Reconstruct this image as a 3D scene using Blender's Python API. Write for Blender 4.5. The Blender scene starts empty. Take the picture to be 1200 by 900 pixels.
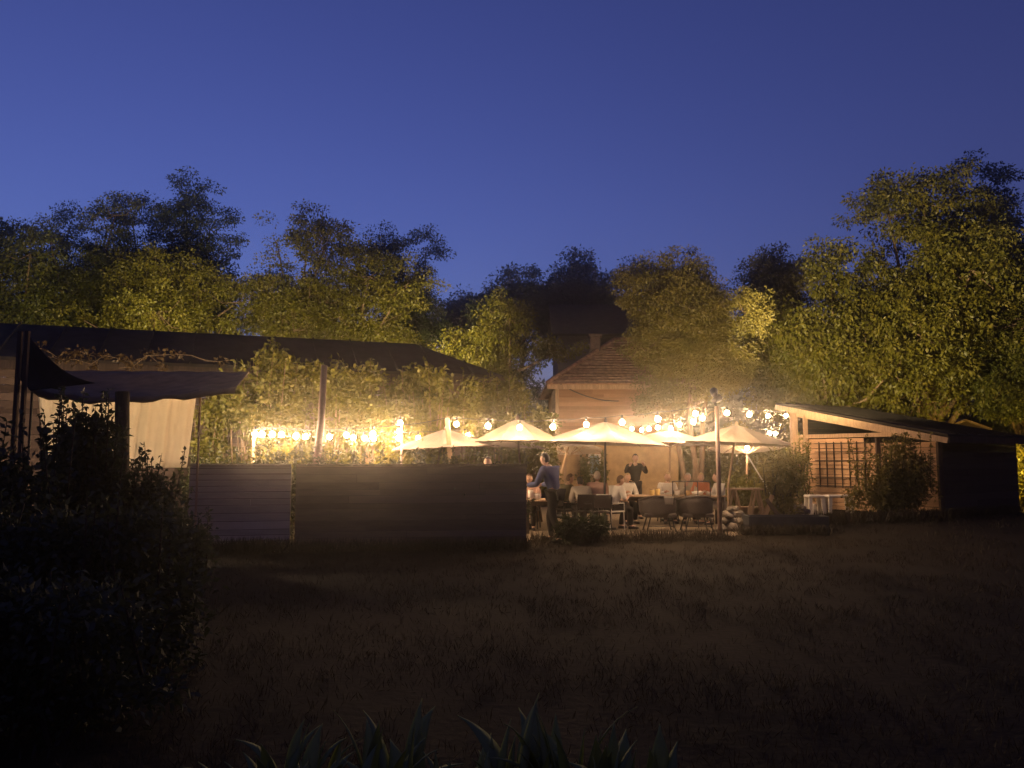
import bpy, bmesh, math, random
import numpy as np
from mathutils import Vector, Matrix, Quaternion

# ------------------------------------------------------------------ camera, sky, exposure
S = bpy.context.scene
COL = S.collection
R = math.radians
CAM_Z = 1.65
PITCH = R(5.55)
FPX = 906.0                                  # focal length in pixels of the 1200 px wide photograph
cd = bpy.data.cameras.new('camera')
cam = bpy.data.objects.new('camera', cd)
COL.objects.link(cam)
cam.location = (0, 0, CAM_Z)
cam.rotation_euler = (R(90) + PITCH, 0, 0)
cd.sensor_width = 36.0
cd.lens = 36.0 * FPX / 1200.0
cd.clip_end = 2000
S.camera = cam

W = bpy.data.worlds.new('World')
S.world = W
W.use_nodes = True
wn = W.node_tree
sky = wn.nodes.new('ShaderNodeTexSky')
sky.sky_type = 'NISHITA'
sky.sun_disc = False
sky.sun_elevation = R(-2.6)
sky.sun_rotation = R(-28)
sky.ozone_density = 3.3
sky.air_density = 1.0
sky.dust_density = 1.0
tint = wn.nodes.new('ShaderNodeMix')
tint.data_type = 'RGBA'
tint.blend_type = 'MULTIPLY'
tint.inputs[0].default_value = 1.0
tint.inputs[7].default_value = (1.09, 0.86, 0.98, 1)
wn.links.new(sky.outputs[0], tint.inputs[6])
bgn = wn.nodes['Background']
wn.links.new(tint.outputs[2], bgn.inputs[0])
bgn.inputs[1].default_value = 1.72

S.view_settings.view_transform = 'Standard'
S.view_settings.look = 'None'
S.view_settings.gamma = 1.0
S.view_settings.exposure = 0.0
S.view_settings.use_curve_mapping = False
S.cycles.max_bounces = 5
S.cycles.diffuse_bounces = 3
S.cycles.glossy_bounces = 2
S.cycles.transmission_bounces = 3
S.cycles.volume_bounces = 0
S.cycles.transparent_max_bounces = 6
S.cycles.sample_clamp_indirect = 4.0
S.cycles.use_denoising = True
S.cycles.caustics_reflective = False
S.cycles.caustics_refractive = False

BULB_POWER = 720.0          # radiance of a string-light bulb
BULB_R = 0.055
WARM = (1.0, 0.63, 0.34, 1)
HAZE_DENSITY = 0.0034
HAZE_G = 0.96


# ------------------------------------------------------------------ pixel helper
def P(px, py, Y):
    """point at depth Y (metres ahead) that the photograph shows at pixel px, py"""
    u = (px - 600) / FPX
    v = (450 - py) / FPX
    dx, dy, dz = u, math.cos(PITCH) - v * math.sin(PITCH), math.sin(PITCH) + v * math.cos(PITCH)
    return Vector((dx / dy * Y, Y, CAM_Z + dz / dy * Y))


def GX(px, Y):
    return P(px, 560, Y).x


def ZZ(py, Y):
    return P(600, py, Y).z


# ------------------------------------------------------------------ materials
MATS = {}


def new_mat(name):
    m = bpy.data.materials.new(name)
    m.use_nodes = True
    nt = m.node_tree
    return m, nt, nt.nodes['Principled BSDF']


def ramp(nt, fac, stops):
    r = nt.nodes.new('ShaderNodeValToRGB')
    e = r.color_ramp.elements
    while len(e) < len(stops):
        e.new(0.5)
    for el, (p, c) in zip(e, stops):
        el.position = p
        el.color = (c[0], c[1], c[2], 1)
    nt.links.new(fac, r.inputs[0])
    return r.outputs[0]


def noise(nt, scale, detail=4, coord='Object', stretch=None, dist=0.0):
    tc = nt.nodes.new('ShaderNodeTexCoord')
    out = tc.outputs[coord]
    if stretch:
        mp = nt.nodes.new('ShaderNodeMapping')
        mp.inputs['Scale'].default_value = stretch
        nt.links.new(out, mp.inputs[0])
        out = mp.outputs[0]
    n = nt.nodes.new('ShaderNodeTexNoise')
    n.inputs['Scale'].default_value = scale
    n.inputs['Detail'].default_value = detail
    n.inputs['Distortion'].default_value = dist
    nt.links.new(out, n.inputs['Vector'])
    return n.outputs['Fac']


def bump(nt, b, h, strength=0.4, dist=0.02):
    bn = nt.nodes.new('ShaderNodeBump')
    bn.inputs['Strength'].default_value = strength
    bn.inputs['Distance'].default_value = dist
    nt.links.new(h, bn.inputs['Height'])
    nt.links.new(bn.outputs[0], b.inputs['Normal'])


def plain(name, c, rough=0.7, metal=0.0, var=0.25, scale=6.0, stretch=None, bmp=0.2, dark=None):
    m, nt, b = new_mat(name)
    n = noise(nt, scale, 5, stretch=stretch)
    lo = dark or tuple(x * (1 - var) for x in c)
    hi = tuple(min(1, x * (1 + var)) for x in c)
    nt.links.new(ramp(nt, n, [(0.3, lo), (0.7, hi)]), b.inputs['Base Color'])
    b.inputs['Roughness'].default_value = rough
    b.inputs['Metallic'].default_value = metal
    b.inputs['Specular IOR Level'].default_value = 0.12 if rough > 0.8 else 0.4
    bump(nt, b, n, bmp)
    MATS[name] = m
    return m


def wood(name, a, c, scale=4.0, stretch=(0.25, 4, 4), rough=0.8):
    """boards: tone differs from board to board (mesh islands), grain along the board"""
    m, nt, b = new_mat(name)
    n = noise(nt, scale, 6, stretch=stretch, dist=0.6)
    geo = nt.nodes.new('ShaderNodeNewGeometry')
    mx = nt.nodes.new('ShaderNodeMath')
    mx.operation = 'MULTIPLY_ADD'
    mx.inputs[1].default_value = 0.55
    nt.links.new(geo.outputs['Random Per Island'], mx.inputs[0])
    sc = nt.nodes.new('ShaderNodeMath')
    sc.operation = 'MULTIPLY'
    sc.inputs[1].default_value = 0.6
    nt.links.new(n, sc.inputs[0])
    nt.links.new(sc.outputs[0], mx.inputs[2])
    nt.links.new(ramp(nt, mx.outputs[0], [(0.12, a), (0.85, c)]), b.inputs['Base Color'])
    b.inputs['Roughness'].default_value = rough
    b.inputs['Specular IOR Level'].default_value = 0.2
    bump(nt, b, n, 0.35, 0.01)
    MATS[name] = m
    return m


def leafmat(name, stops, trans=0.35):
    m, nt, b = new_mat(name)
    nt.nodes.remove(b)
    out = nt.nodes['Material Output']
    geo = nt.nodes.new('ShaderNodeNewGeometry')
    n = noise(nt, 1.3, 3)
    ad = nt.nodes.new('ShaderNodeMath')
    ad.operation = 'MULTIPLY_ADD'
    ad.inputs[1].default_value = 0.3
    nt.links.new(geo.outputs['Random Per Island'], ad.inputs[0])
    s2 = nt.nodes.new('ShaderNodeMath')
    s2.operation = 'MULTIPLY'
    s2.inputs[1].default_value = 0.7
    nt.links.new(n, s2.inputs[0])
    nt.links.new(s2.outputs[0], ad.inputs[2])
    col = ramp(nt, ad.outputs[0], stops)
    d = nt.nodes.new('ShaderNodeBsdfDiffuse')
    t = nt.nodes.new('ShaderNodeBsdfTranslucent')
    nt.links.new(col, d.inputs[0])
    nt.links.new(col, t.inputs[0])
    mx = nt.nodes.new('ShaderNodeMixShader')
    mx.inputs[0].default_value = trans
    nt.links.new(d.outputs[0], mx.inputs[1])
    nt.links.new(t.outputs[0], mx.inputs[2])
    g = nt.nodes.new('ShaderNodeBsdfGlossy')
    g.inputs['Roughness'].default_value = 0.5
    m2 = nt.nodes.new('ShaderNodeMixShader')
    m2.inputs[0].default_value = 0.03
    nt.links.new(mx.outputs[0], m2.inputs[1])
    nt.links.new(g.outputs[0], m2.inputs[2])
    nt.links.new(m2.outputs[0], out.inputs[0])
    MATS[name] = m
    return m


def fabric(name, c, trans=0.3, scale=30.0, var=0.08):
    m, nt, b = new_mat(name)
    nt.nodes.remove(b)
    out = nt.nodes['Material Output']
    n = noise(nt, scale, 4)
    col = ramp(nt, n, [(0.3, tuple(x * (1 - var) for x in c)), (0.7, c)])
    d = nt.nodes.new('ShaderNodeBsdfDiffuse')
    d.inputs['Roughness'].default_value = 0.6
    t = nt.nodes.new('ShaderNodeBsdfTranslucent')
    nt.links.new(col, d.inputs[0])
    nt.links.new(col, t.inputs[0])
    mx = nt.nodes.new('ShaderNodeMixShader')
    mx.inputs[0].default_value = trans
    nt.links.new(d.outputs[0], mx.inputs[1])
    nt.links.new(t.outputs[0], mx.inputs[2])
    nt.links.new(mx.outputs[0], out.inputs[0])
    MATS[name] = m
    return m


def emit(name, c, s):
    m, nt, b = new_mat(name)
    nt.nodes.remove(b)
    e = nt.nodes.new('ShaderNodeEmission')
    e.inputs[0].default_value = c
    e.inputs[1].default_value = s
    nt.links.new(e.outputs[0], nt.nodes['Material Output'].inputs[0])
    MATS[name] = m
    return m


M_grey_board = wood('skylit grey boards', (0.27, 0.24, 0.205), (0.55, 0.49, 0.42))  # grey board tone raised to carry the skylight on the left panel
M_brown_board = wood('brown fence boards', (0.055, 0.036, 0.032), (0.20, 0.14, 0.115))
M_clap = wood('orange clapboard', (0.20, 0.105, 0.055), (0.42, 0.25, 0.145), rough=0.85)
M_shed_board = wood('shed boards', (0.28, 0.165, 0.09), (0.56, 0.36, 0.21), stretch=(0.4, 0.4, 6))
M_pale_wood = plain('pale timber', (0.38, 0.26, 0.16), 0.75, var=0.25, scale=5, stretch=(4, 4, 0.6))
M_dark_wood = plain('dark timber', (0.07, 0.05, 0.04), 0.85, var=0.35, scale=5, stretch=(4, 4, 0.6))
M_roof = plain('dark roofing felt', (0.036, 0.030, 0.027), 0.9, var=0.4, scale=3)
M_tile = plain('terracotta tiles', (0.27, 0.155, 0.105), 0.9, var=0.4, scale=7)
M_stucco = plain('cream stucco', (0.42, 0.29, 0.15), 0.9, var=0.2, scale=4)
M_brick = plain('chimney render', (0.13, 0.095, 0.085), 0.9, var=0.35, scale=9)
M_glass = plain('window glass', (0.25, 0.34, 0.38), 0.15, var=0.1)
M_black = plain('black metal', (0.03, 0.028, 0.03), 0.45, metal=0.4, var=0.2)
M_pole = plain('painted pole', (0.20, 0.12, 0.10), 0.5, var=0.25, scale=8)
M_white = plain('white paint', (0.66, 0.62, 0.56), 0.6, var=0.08)
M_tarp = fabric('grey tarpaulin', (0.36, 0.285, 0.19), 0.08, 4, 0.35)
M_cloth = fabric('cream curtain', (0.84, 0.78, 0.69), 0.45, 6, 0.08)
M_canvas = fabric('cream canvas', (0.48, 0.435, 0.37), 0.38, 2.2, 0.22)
M_canvas_underlit = fabric('underlit cream canvas', (0.70, 0.62, 0.52), 0.5, 2.2, 0.22)  # paler copy of the cream canvas in place of light from below
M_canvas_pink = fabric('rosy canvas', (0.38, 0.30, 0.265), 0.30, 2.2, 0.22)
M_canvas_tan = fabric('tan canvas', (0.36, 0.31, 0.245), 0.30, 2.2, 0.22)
M_stone = plain('pale stone', (0.24, 0.205, 0.16), 0.95, var=0.4, scale=9, bmp=0.6)
M_bark = plain('bark', (0.20, 0.14, 0.09), 0.95, var=0.4, scale=10, stretch=(3, 3, 0.5), bmp=0.8)
M_darkbark = plain('dark bark', (0.05, 0.04, 0.03), 0.95, var=0.4, scale=10, stretch=(3, 3, 0.5), bmp=0.8)
M_skin = plain('skin', (0.58, 0.36, 0.26), 0.55, var=0.06)
M_eye = plain('dark eye', (0.03, 0.02, 0.02), 0.3)
M_bulb = emit('lit bulb', WARM, BULB_POWER)
M_lamp = emit('lit lamp', (1.0, 0.74, 0.44, 1), 3100.0)
M_sodium = emit('yellow lamp', (1.0, 0.66, 0.12, 1), 2400.0)
M_candle = plain('candle glow glass', (0.72, 0.52, 0.20), 0.2, var=0.1)  # yellow colour stands in for the glow of lit candles inside
M_trough = plain('black trough', (0.035, 0.037, 0.045), 0.6, var=0.3)

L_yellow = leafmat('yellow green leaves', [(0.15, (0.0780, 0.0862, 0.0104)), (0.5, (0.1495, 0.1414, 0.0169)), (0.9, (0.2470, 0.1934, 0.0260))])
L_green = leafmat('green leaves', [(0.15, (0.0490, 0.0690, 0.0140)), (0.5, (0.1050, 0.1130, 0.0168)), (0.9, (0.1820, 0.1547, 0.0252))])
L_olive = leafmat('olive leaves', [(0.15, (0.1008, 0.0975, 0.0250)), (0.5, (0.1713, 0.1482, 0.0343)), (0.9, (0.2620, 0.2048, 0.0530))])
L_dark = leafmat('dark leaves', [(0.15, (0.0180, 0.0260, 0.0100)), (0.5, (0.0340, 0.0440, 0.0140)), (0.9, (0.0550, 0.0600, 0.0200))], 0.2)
L_vine = leafmat('vine leaves', [(0.10, (0.0595, 0.0595, 0.0085)), (0.5, (0.1275, 0.1275, 0.0153)), (0.85, (0.2040, 0.1785, 0.0255)), (0.97, (0.2380, 0.1275, 0.0425))], 0.4)
L_hosta = leafmat('broad leaves', [(0.2, (0.19, 0.23, 0.08)), (0.8, (0.29, 0.34, 0.12))], 0.45)
L_grass = leafmat('dry grass', [(0.15, (0.022, 0.016, 0.010)), (0.5, (0.036, 0.027, 0.016)), (0.9, (0.056, 0.041, 0.024))], 0.3)
L_shrub = leafmat('dusky shrub leaves', [(0.2, (0.030, 0.040, 0.022)), (0.5, (0.052, 0.066, 0.034)), (0.85, (0.080, 0.095, 0.050))], 0.2)
L_rust = leafmat('rusty leaves', [(0.15, (0.05, 0.03, 0.012)), (0.5, (0.09, 0.055, 0.02)), (0.9, (0.13, 0.085, 0.03))], 0.3)


# ------------------------------------------------------------------ object helpers
ORIGIN = {}


def tag(o, label=None, cat=None, group=None, kind=None):
    if label:
        o['label'] = label
    if cat:
        o['category'] = cat
    if group:
        o['group'] = group
    if kind:
        o['kind'] = kind
    return o


def thing(name, label, cat, loc=(0, 0, 0), group=None):
    o = bpy.data.objects.new(name, None)
    o.empty_display_size = 0.2
    COL.objects.link(o)
    o.location = loc
    ORIGIN[o.name] = Vector(loc)
    return tag(o, label, cat, group)


class MB:
    """collects geometry in world coordinates; build() links it as ONE mesh object"""

    def __init__(self):
        self.v = []
        self.f = []

    def add(self, vs, fs):
        k = len(self.v)
        self.v.extend([Vector(p) for p in vs])
        self.f.extend([tuple(i + k for i in f) for f in fs])
        return self

    def box(self, c, s, M=None):
        c = Vector(c)
        vs = []
        for x in (-.5, .5):
            for y in (-.5, .5):
                for z in (-.5, .5):
                    p = Vector((x * s[0], y * s[1], z * s[2]))
                    vs.append((M @ p if M else p) + c)
        return self.add(vs, [(0, 1, 3, 2), (4, 6, 7, 5), (0, 4, 5, 1), (2, 3, 7, 6), (0, 2, 6, 4), (1, 5, 7, 3)])

    def bar(self, a, b, w, h, up=(0, 0, 1)):
        """rectangular bar from a to b; h is measured along up"""
        a, b = Vector(a), Vector(b)
        d = (b - a).normalized()
        u = Vector(up)
        if abs(d.dot(u)) > 0.98:
            u = Vector((0, 1, 0))
        s = d.cross(u).normalized()
        u = s.cross(d).normalized()
        vs = []
        for p in (a, b):
            for i, j in ((-1, -1), (1, -1), (1, 1), (-1, 1)):
                vs.append(p + s * (i * w / 2) + u * (j * h / 2))
        return self.add(vs, [(3, 2, 1, 0), (4, 5, 6, 7), (0, 1, 5, 4), (1, 2, 6, 5), (2, 3, 7, 6), (3, 0, 4, 7)])

    def tube(self, pts, rad, n=8, cap=True):
        pts = [Vector(p) for p in pts]
        if not isinstance(rad, (list, tuple)):
            rad = [rad] * len(pts)
        vs, fs = [], []
        prev = None
        for i, p in enumerate(pts):
            d = (pts[min(i + 1, len(pts) - 1)] - pts[max(i - 1, 0)])
            d = d.normalized() if d.length > 1e-9 else Vector((0, 0, 1))
            if prev is None:
                u = d.orthogonal().normalized()
            else:
                u = (prev - d * prev.dot(d))
                u = u.normalized() if u.length > 1e-6 else d.orthogonal().normalized()
            prev = u
            w = d.cross(u)
            for k in range(n):
                a = 2 * math.pi * k / n
                vs.append(p + (u * math.cos(a) + w * math.sin(a)) * rad[i])
        for i in range(len(pts) - 1):
            for k in range(n):
                k2 = (k + 1) % n
                fs.append((i * n + k, i * n + k2, (i + 1) * n + k2, (i + 1) * n + k))
        if cap:
            fs.append(tuple(range(n - 1, -1, -1)))
            fs.append(tuple(range((len(pts) - 1) * n, len(pts) * n)))
        return self.add(vs, fs)

    def lathe(self, c, prof, n=14):
        c = Vector(c)
        vs, fs = [], []
        for r, z in prof:
            for k in range(n):
                a = 2 * math.pi * k / n
                vs.append(c + Vector((r * math.cos(a), r * math.sin(a), z)))
        for i in range(len(prof) - 1):
            for k in range(n):
                k2 = (k + 1) % n
                fs.append((i * n + k, i * n + k2, (i + 1) * n + k2, (i + 1) * n + k))
        fs.append(tuple(range(n - 1, -1, -1)))
        fs.append(tuple(range((len(prof) - 1) * n, len(prof) * n)))
        return self.add(vs, fs)

    def slab(self, pts, t, nrm=(0, 0, 1)):
        """polygon of points given a thickness t against nrm"""
        n = Vector(nrm).normalized() * t
        a = [Vector(p) for p in pts]
        b = [p - n for p in a]
        k = len(a)
        fs = [tuple(range(k)), tuple(range(2 * k - 1, k - 1, -1))]
        for i in range(k):
            j = (i + 1) % k
            fs.append((i, k + i, k + j, j))
        return self.add(a + b, fs)

    def build(self, name, mat, parent=None, origin=None, smooth=False, bevel=0.0):
        me = bpy.data.meshes.new(name)
        if parent is not None:
            org = ORIGIN[parent.name]
        else:
            org = Vector(origin) if origin is not None else Vector((0, 0, 0))
        me.from_pydata([tuple(p - org) for p in self.v], [], self.f)
        me.materials.append(mat)
        bm = bmesh.new()
        bm.from_mesh(me)
        bmesh.ops.recalc_face_normals(bm, faces=bm.faces)
        if bevel > 0:
            try:
                bmesh.ops.bevel(bm, geom=[e for e in bm.edges], offset=bevel, segments=1, affect='EDGES', clamp_overlap=True)
            except Exception:
                pass
        bm.to_mesh(me)
        bm.free()
        if smooth:
            for p in me.polygons:
                p.use_smooth = True
        o = bpy.data.objects.new(name, me)
        COL.objects.link(o)
        if parent is not None:
            o.parent = parent
            ORIGIN[o.name] = org.copy()
        else:
            o.location = org
            ORIGIN[o.name] = org.copy()
        return o


def copy_tree(o, parent=None):
    c = o.copy()
    COL.objects.link(c)
    c.parent = parent
    for ch in list(o.children):
        copy_tree(ch, c)
    return c


# ------------------------------------------------------------------ foliage
def quads_mesh(name, V, mat, parent=None, origin=(0, 0, 0)):
    """V: (n,4,3) array of leaf corners -> one mesh"""
    n = len(V)
    org = np.array(ORIGIN[parent.name] if parent is not None else origin)
    V = (V - org).astype(np.float32)
    me = bpy.data.meshes.new(name)
    me.vertices.add(n * 4)
    me.vertices.foreach_set('co', V.reshape(-1))
    me.loops.add(n * 4)
    me.loops.foreach_set('vertex_index', np.arange(n * 4, dtype=np.int32))
    me.polygons.add(n)
    me.polygons.foreach_set('loop_start', np.arange(0, n * 4, 4, dtype=np.int32))
    me.polygons.foreach_set('loop_total', np.full(n, 4, dtype=np.int32))
    me.update(calc_edges=True)
    me.validate()
    me.materials.append(mat)
    o = bpy.data.objects.new(name, me)
    COL.objects.link(o)
    if parent is not None:
        o.parent = parent
    else:
        o.location = origin
    ORIGIN[o.name] = Vector([float(q) for q in org])
    return o


def unit(a):
    return a / np.maximum(np.linalg.norm(a, axis=-1, keepdims=True), 1e-9)


def leaf_quads(rng, C, D, size, width=0.42, fold=0.12):
    """rhombic, slightly folded leaves: base C, direction D"""
    n = len(C)
    D = unit(D)
    rnd = unit(rng.normal(size=(n, 3)) + np.array([0, 0, 0.9]))
    sd = unit(np.cross(D, rnd))
    nr = np.cross(sd, D)
    L = (size * rng.uniform(0.6, 1.35, n))[:, None]
    w = L * width * 0.5
    mid = C + D * L * 0.45
    V = np.empty((n, 4, 3))
    V[:, 0] = C
    V[:, 1] = mid + sd * w + nr * L * fold
    V[:, 2] = C + D * L
    V[:, 3] = mid - sd * w + nr * L * fold
    return V


def cluster_leaves(rng, centers, rad, per, size, flat=0.6, droop=0.35, width=0.42):
    n = len(centers)
    k = per
    off = rng.normal(size=(n, k, 3))
    off = unit(off) * (rng.uniform(0, 1, (n, k, 1)) ** 0.45)
    sc = rng.uniform(0.6, 1.3, (n, 1, 1)) * rad
    pos = centers[:, None, :] + off * sc * np.array([1, 1, flat])
    D = off + rng.normal(size=(n, k, 3)) * 0.55 + np.array([0, 0, -droop])
    return leaf_quads(rng, pos.reshape(-1, 3), D.reshape(-1, 3), size, width)


def crown_centers(rng, blobs, n, inner=0.55):
    """points spread through the blobs' volume, denser towards their surface"""
    b = np.array(blobs, float)
    vol = b[:, 3] * b[:, 4] * b[:, 5]
    idx = rng.choice(len(b), n, p=vol ** 0.8 / (vol ** 0.8).sum())
    d = unit(rng.normal(size=(n, 3)))
    u = inner + (1 - inner) * rng.uniform(0, 1, (n, 1)) ** 0.7
    return b[idx, :3] + d * u * b[idx, 3:6], idx


def tree(name, label, x, Y, top, width, bottom, mat, seed, box=3.0, leaf=0.2, clusters=240, per=46, crad=0.5, bark=None,
         flat=0.6, droop=0.35, nblob=13, trunk_x=None, trunk_r=0.16, group=None, inner=0.55, stems=1, depth=0.85, shape=1.0, cat='tree'):
    """x centre of crown, Y depth, top/bottom heights of crown, width in metres"""
    rng = np.random.default_rng(seed)
    clusters, per, leaf = int(clusters * 1.45), int(per * 2.0), leaf * 0.62
    tx = x if trunk_x is None else trunk_x
    t = thing(name, label, cat, (tx, Y, 0), group)
    cz = (top + bottom) / 2
    H = (top - bottom) / 2
    Rx = width / 2
    blobs = []
    for i in range(nblob):
        for _ in range(60):
            d = rng.normal(size=3)
            d /= (np.abs(d) ** box).sum() ** (1 / box)
            q = rng.uniform(0.30, 0.72)
            if d[2] < 0 or rng.uniform() < 0.7:
                break
        br = rng.uniform(0.28, 0.46)
        taper = 1.0 if d[2] < 0 else 1 - (1 - 1 / shape) * d[2] if shape != 1.0 else 1.0
        blobs.append([x + d[0] * q * Rx * taper, Y + d[1] * q * Rx * depth, cz + d[2] * q * H,
                      br * Rx, br * Rx * depth, br * min(H, Rx * 1.25) * 0.9])
    br = 0.30
    blobs.append([x + rng.uniform(-.25, .25) * Rx, Y, top - br * H, br * Rx, br * Rx, br * H])
    blobs.append([x, Y, cz - 0.15 * H, 0.55 * Rx, 0.5 * Rx, 0.6 * H])
    C, idx = crown_centers(rng, blobs, clusters, inner * 0.8)
    keep = (C[:, 2] > bottom - 0.3 * crad)
    C = C[keep]
    idx = idx[keep]
    V = cluster_leaves(rng, C, crad, per, leaf, flat, droop, 0.5)
    quads_mesh('crown', V, mat, t)
    m = MB()
    bk = bark or M_bark
    fork = bottom + 0.22 * (top - bottom)
    for s in range(stems):
        a = 2 * math.pi * s / max(1, stems) + 0.4
        ox, oy = (0.18 * math.cos(a), 0.18 * math.sin(a)) if stems > 1 else (0, 0)
        fx = x + (0.5 * math.cos(a) if stems > 1 else 0) * Rx * 0.5
        p0 = Vector((tx + ox, Y + oy, -0.1))
        p3 = Vector((fx, Y + oy * 3, fork))
        p1 = p0.lerp(p3, 0.35) + Vector((rng.uniform(-.12, .12), 0, 0))
        p2 = p0.lerp(p3, 0.7) + Vector((rng.uniform(-.15, .15), 0, 0))
        r = trunk_r / math.sqrt(stems)
        m.tube([p0, p1, p2, p3], [r * 1.35, r, r * 0.85, r * 0.6], 8)
    starts = [Vector((x if stems == 1 else tx + rng.uniform(-.3, .3), Y, bottom + rng.uniform(-0.05, 0.3) * (top - bottom))) for _ in blobs]
    for b, s0 in zip(blobs, starts):
        e = Vector(b[:3])
        if (e - s0).length < 0.2:
            continue
        mid = s0.lerp(e, 0.5) + Vector((rng.uniform(-.2, .2), rng.uniform(-.2, .2), rng.uniform(-0.25, 0.1))) * Rx * 0.35
        m.tube([s0, mid, e], [trunk_r * 0.55, trunk_r * 0.36, trunk_r * 0.16], 6)
    pick = rng.permutation(len(C))[:70]
    for k in pick:
        e = Vector(C[k])
        s0 = Vector(blobs[idx[k]][:3])
        m.tube([s0, s0.lerp(e, 0.5) + Vector((0, 0, -0.06 * Rx)), e], [trunk_r * 0.16, trunk_r * 0.1, trunk_r * 0.04], 4, cap=False)
    m.build('trunk', bk, t, smooth=True)
    return t


def shrub(name, label, x, Y, width, height, mat, seed, leaf=0.1, clusters=90, per=40, crad=0.22, depth=0.7, base=0.0,
          group=None, cat='shrub', flat=0.9, droop=0.1, spikes=0, stem_mat=None, width_leaf=0.5):
    rng = np.random.default_rng(seed)
    t = thing(name, label, cat, (x, Y, 0), group)
    blobs = []
    for i in range(8):
        z = rng.uniform(0.2, 0.78) * (height - base) + base
        r = rng.uniform(0.22, 0.36)
        ww = width * (1.0 - 0.45 * max(0, (z - base) / (height - base) - 0.3))
        blobs.append([x + rng.uniform(-.5, .5) * ww * (1 - r), Y + rng.uniform(-.5, .5) * width * depth * .6, z,
                      r * width, r * width * depth, r * (height - base) * 0.8])
    C, idx = crown_centers(rng, blobs, clusters, 0.3)
    C = C[(C[:, 2] > 0.06)]
    V = [cluster_leaves(rng, C, crad, per, leaf, flat, droop, width_leaf)]
    m = MB()
    for k in range(10):
        e = Vector(C[rng.integers(len(C))])
        s0 = Vector((x + rng.uniform(-.2, .2) * width, Y + rng.uniform(-.1, .1), -0.03))
        m.tube([s0, s0.lerp(e, 0.5) + Vector((rng.uniform(-.08, .08), 0, 0.08)), e], [0.022, 0.015, 0.006], 5)
    for k in range(spikes):                                   # shoots that stand clear of the mass
        sx = x + rng.uniform(-.48, .48) * width
        sy = Y + rng.uniform(-.3, .3) * width * depth
        h = height * rng.uniform(0.8, 1.12)
        s0 = Vector((sx, sy, height * 0.4))
        e = s0 + Vector((rng.uniform(-.18, .18), rng.uniform(-.1, .1), h - height * 0.4))
        m.tube([s0, s0.lerp(e, .5), e], [0.012, 0.009, 0.004], 4)
        q = np.array([list(s0.lerp(e, f)) for f in np.linspace(0.15, 1, 16)])
        q = np.repeat(q, 3, 0)
        D = rng.normal(size=q.shape) + np.array([0, 0, 0.35])
        V.append(leaf_quads(rng, q, D, leaf * 0.95, width_leaf))
    quads_mesh('foliage', np.concatenate(V), mat, t)
    m.build('stems', stem_mat or M_darkbark, t, smooth=True)
    return t


# ================================================================== SETTING
def ground():
    me = MB()
    n = 90
    xs = np.linspace(-150, 150, n)
    ys = np.linspace(-40, 260, n)
    vs = [(x, y, 0.0) for y in ys for x in xs]
    fs = [(j * n + i, j * n + i + 1, (j + 1) * n + i + 1, (j + 1) * n + i) for j in range(n - 1) for i in range(n - 1)]
    me.add(vs, fs)
    m, nt, b = new_mat('dry lawn')
    a = noise(nt, 0.6, 6)
    c = noise(nt, 14.0, 5)
    mx = nt.nodes.new('ShaderNodeMath')
    mx.operation = 'MULTIPLY_ADD'
    mx.inputs[1].default_value = 0.5
    nt.links.new(a, mx.inputs[0])
    s2 = nt.nodes.new('ShaderNodeMath')
    s2.operation = 'MULTIPLY'
    s2.inputs[1].default_value = 0.5
    nt.links.new(c, s2.inputs[0])
    nt.links.new(s2.outputs[0], mx.inputs[2])
    nt.links.new(ramp(nt, mx.outputs[0], [(0.32, (0.013, 0.010, 0.007)), (0.5, (0.024, 0.018, 0.0115)), (0.68, (0.042, 0.030, 0.019))]), b.inputs['Base Color'])
    b.inputs['Roughness'].default_value = 0.95
    b.inputs['Specular IOR Level'].default_value = 0.08
    bump(nt, b, c, 0.35, 0.03)
    o = me.build('ground', m)
    tag(o, kind='structure')
    t = MB()
    t.slab([(GX(470, 15.4), 15.4, 0.016), (GX(622, 15.9), 15.9, 0.016), (GX(845, 16.4), 16.4, 0.016), (GX(960, 20.5), 20.5, 0.016),
            (GX(930, 25.5), 25.5, 0.016), (GX(640, 26.8), 26.8, 0.016), (GX(430, 20), 20, 0.016)], 0.03)
    g = plain('gravel', (0.21, 0.165, 0.115), 0.95, var=0.35, scale=35, bmp=0.9)
    tag(t.build('terrace', g), kind='structure')


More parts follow.
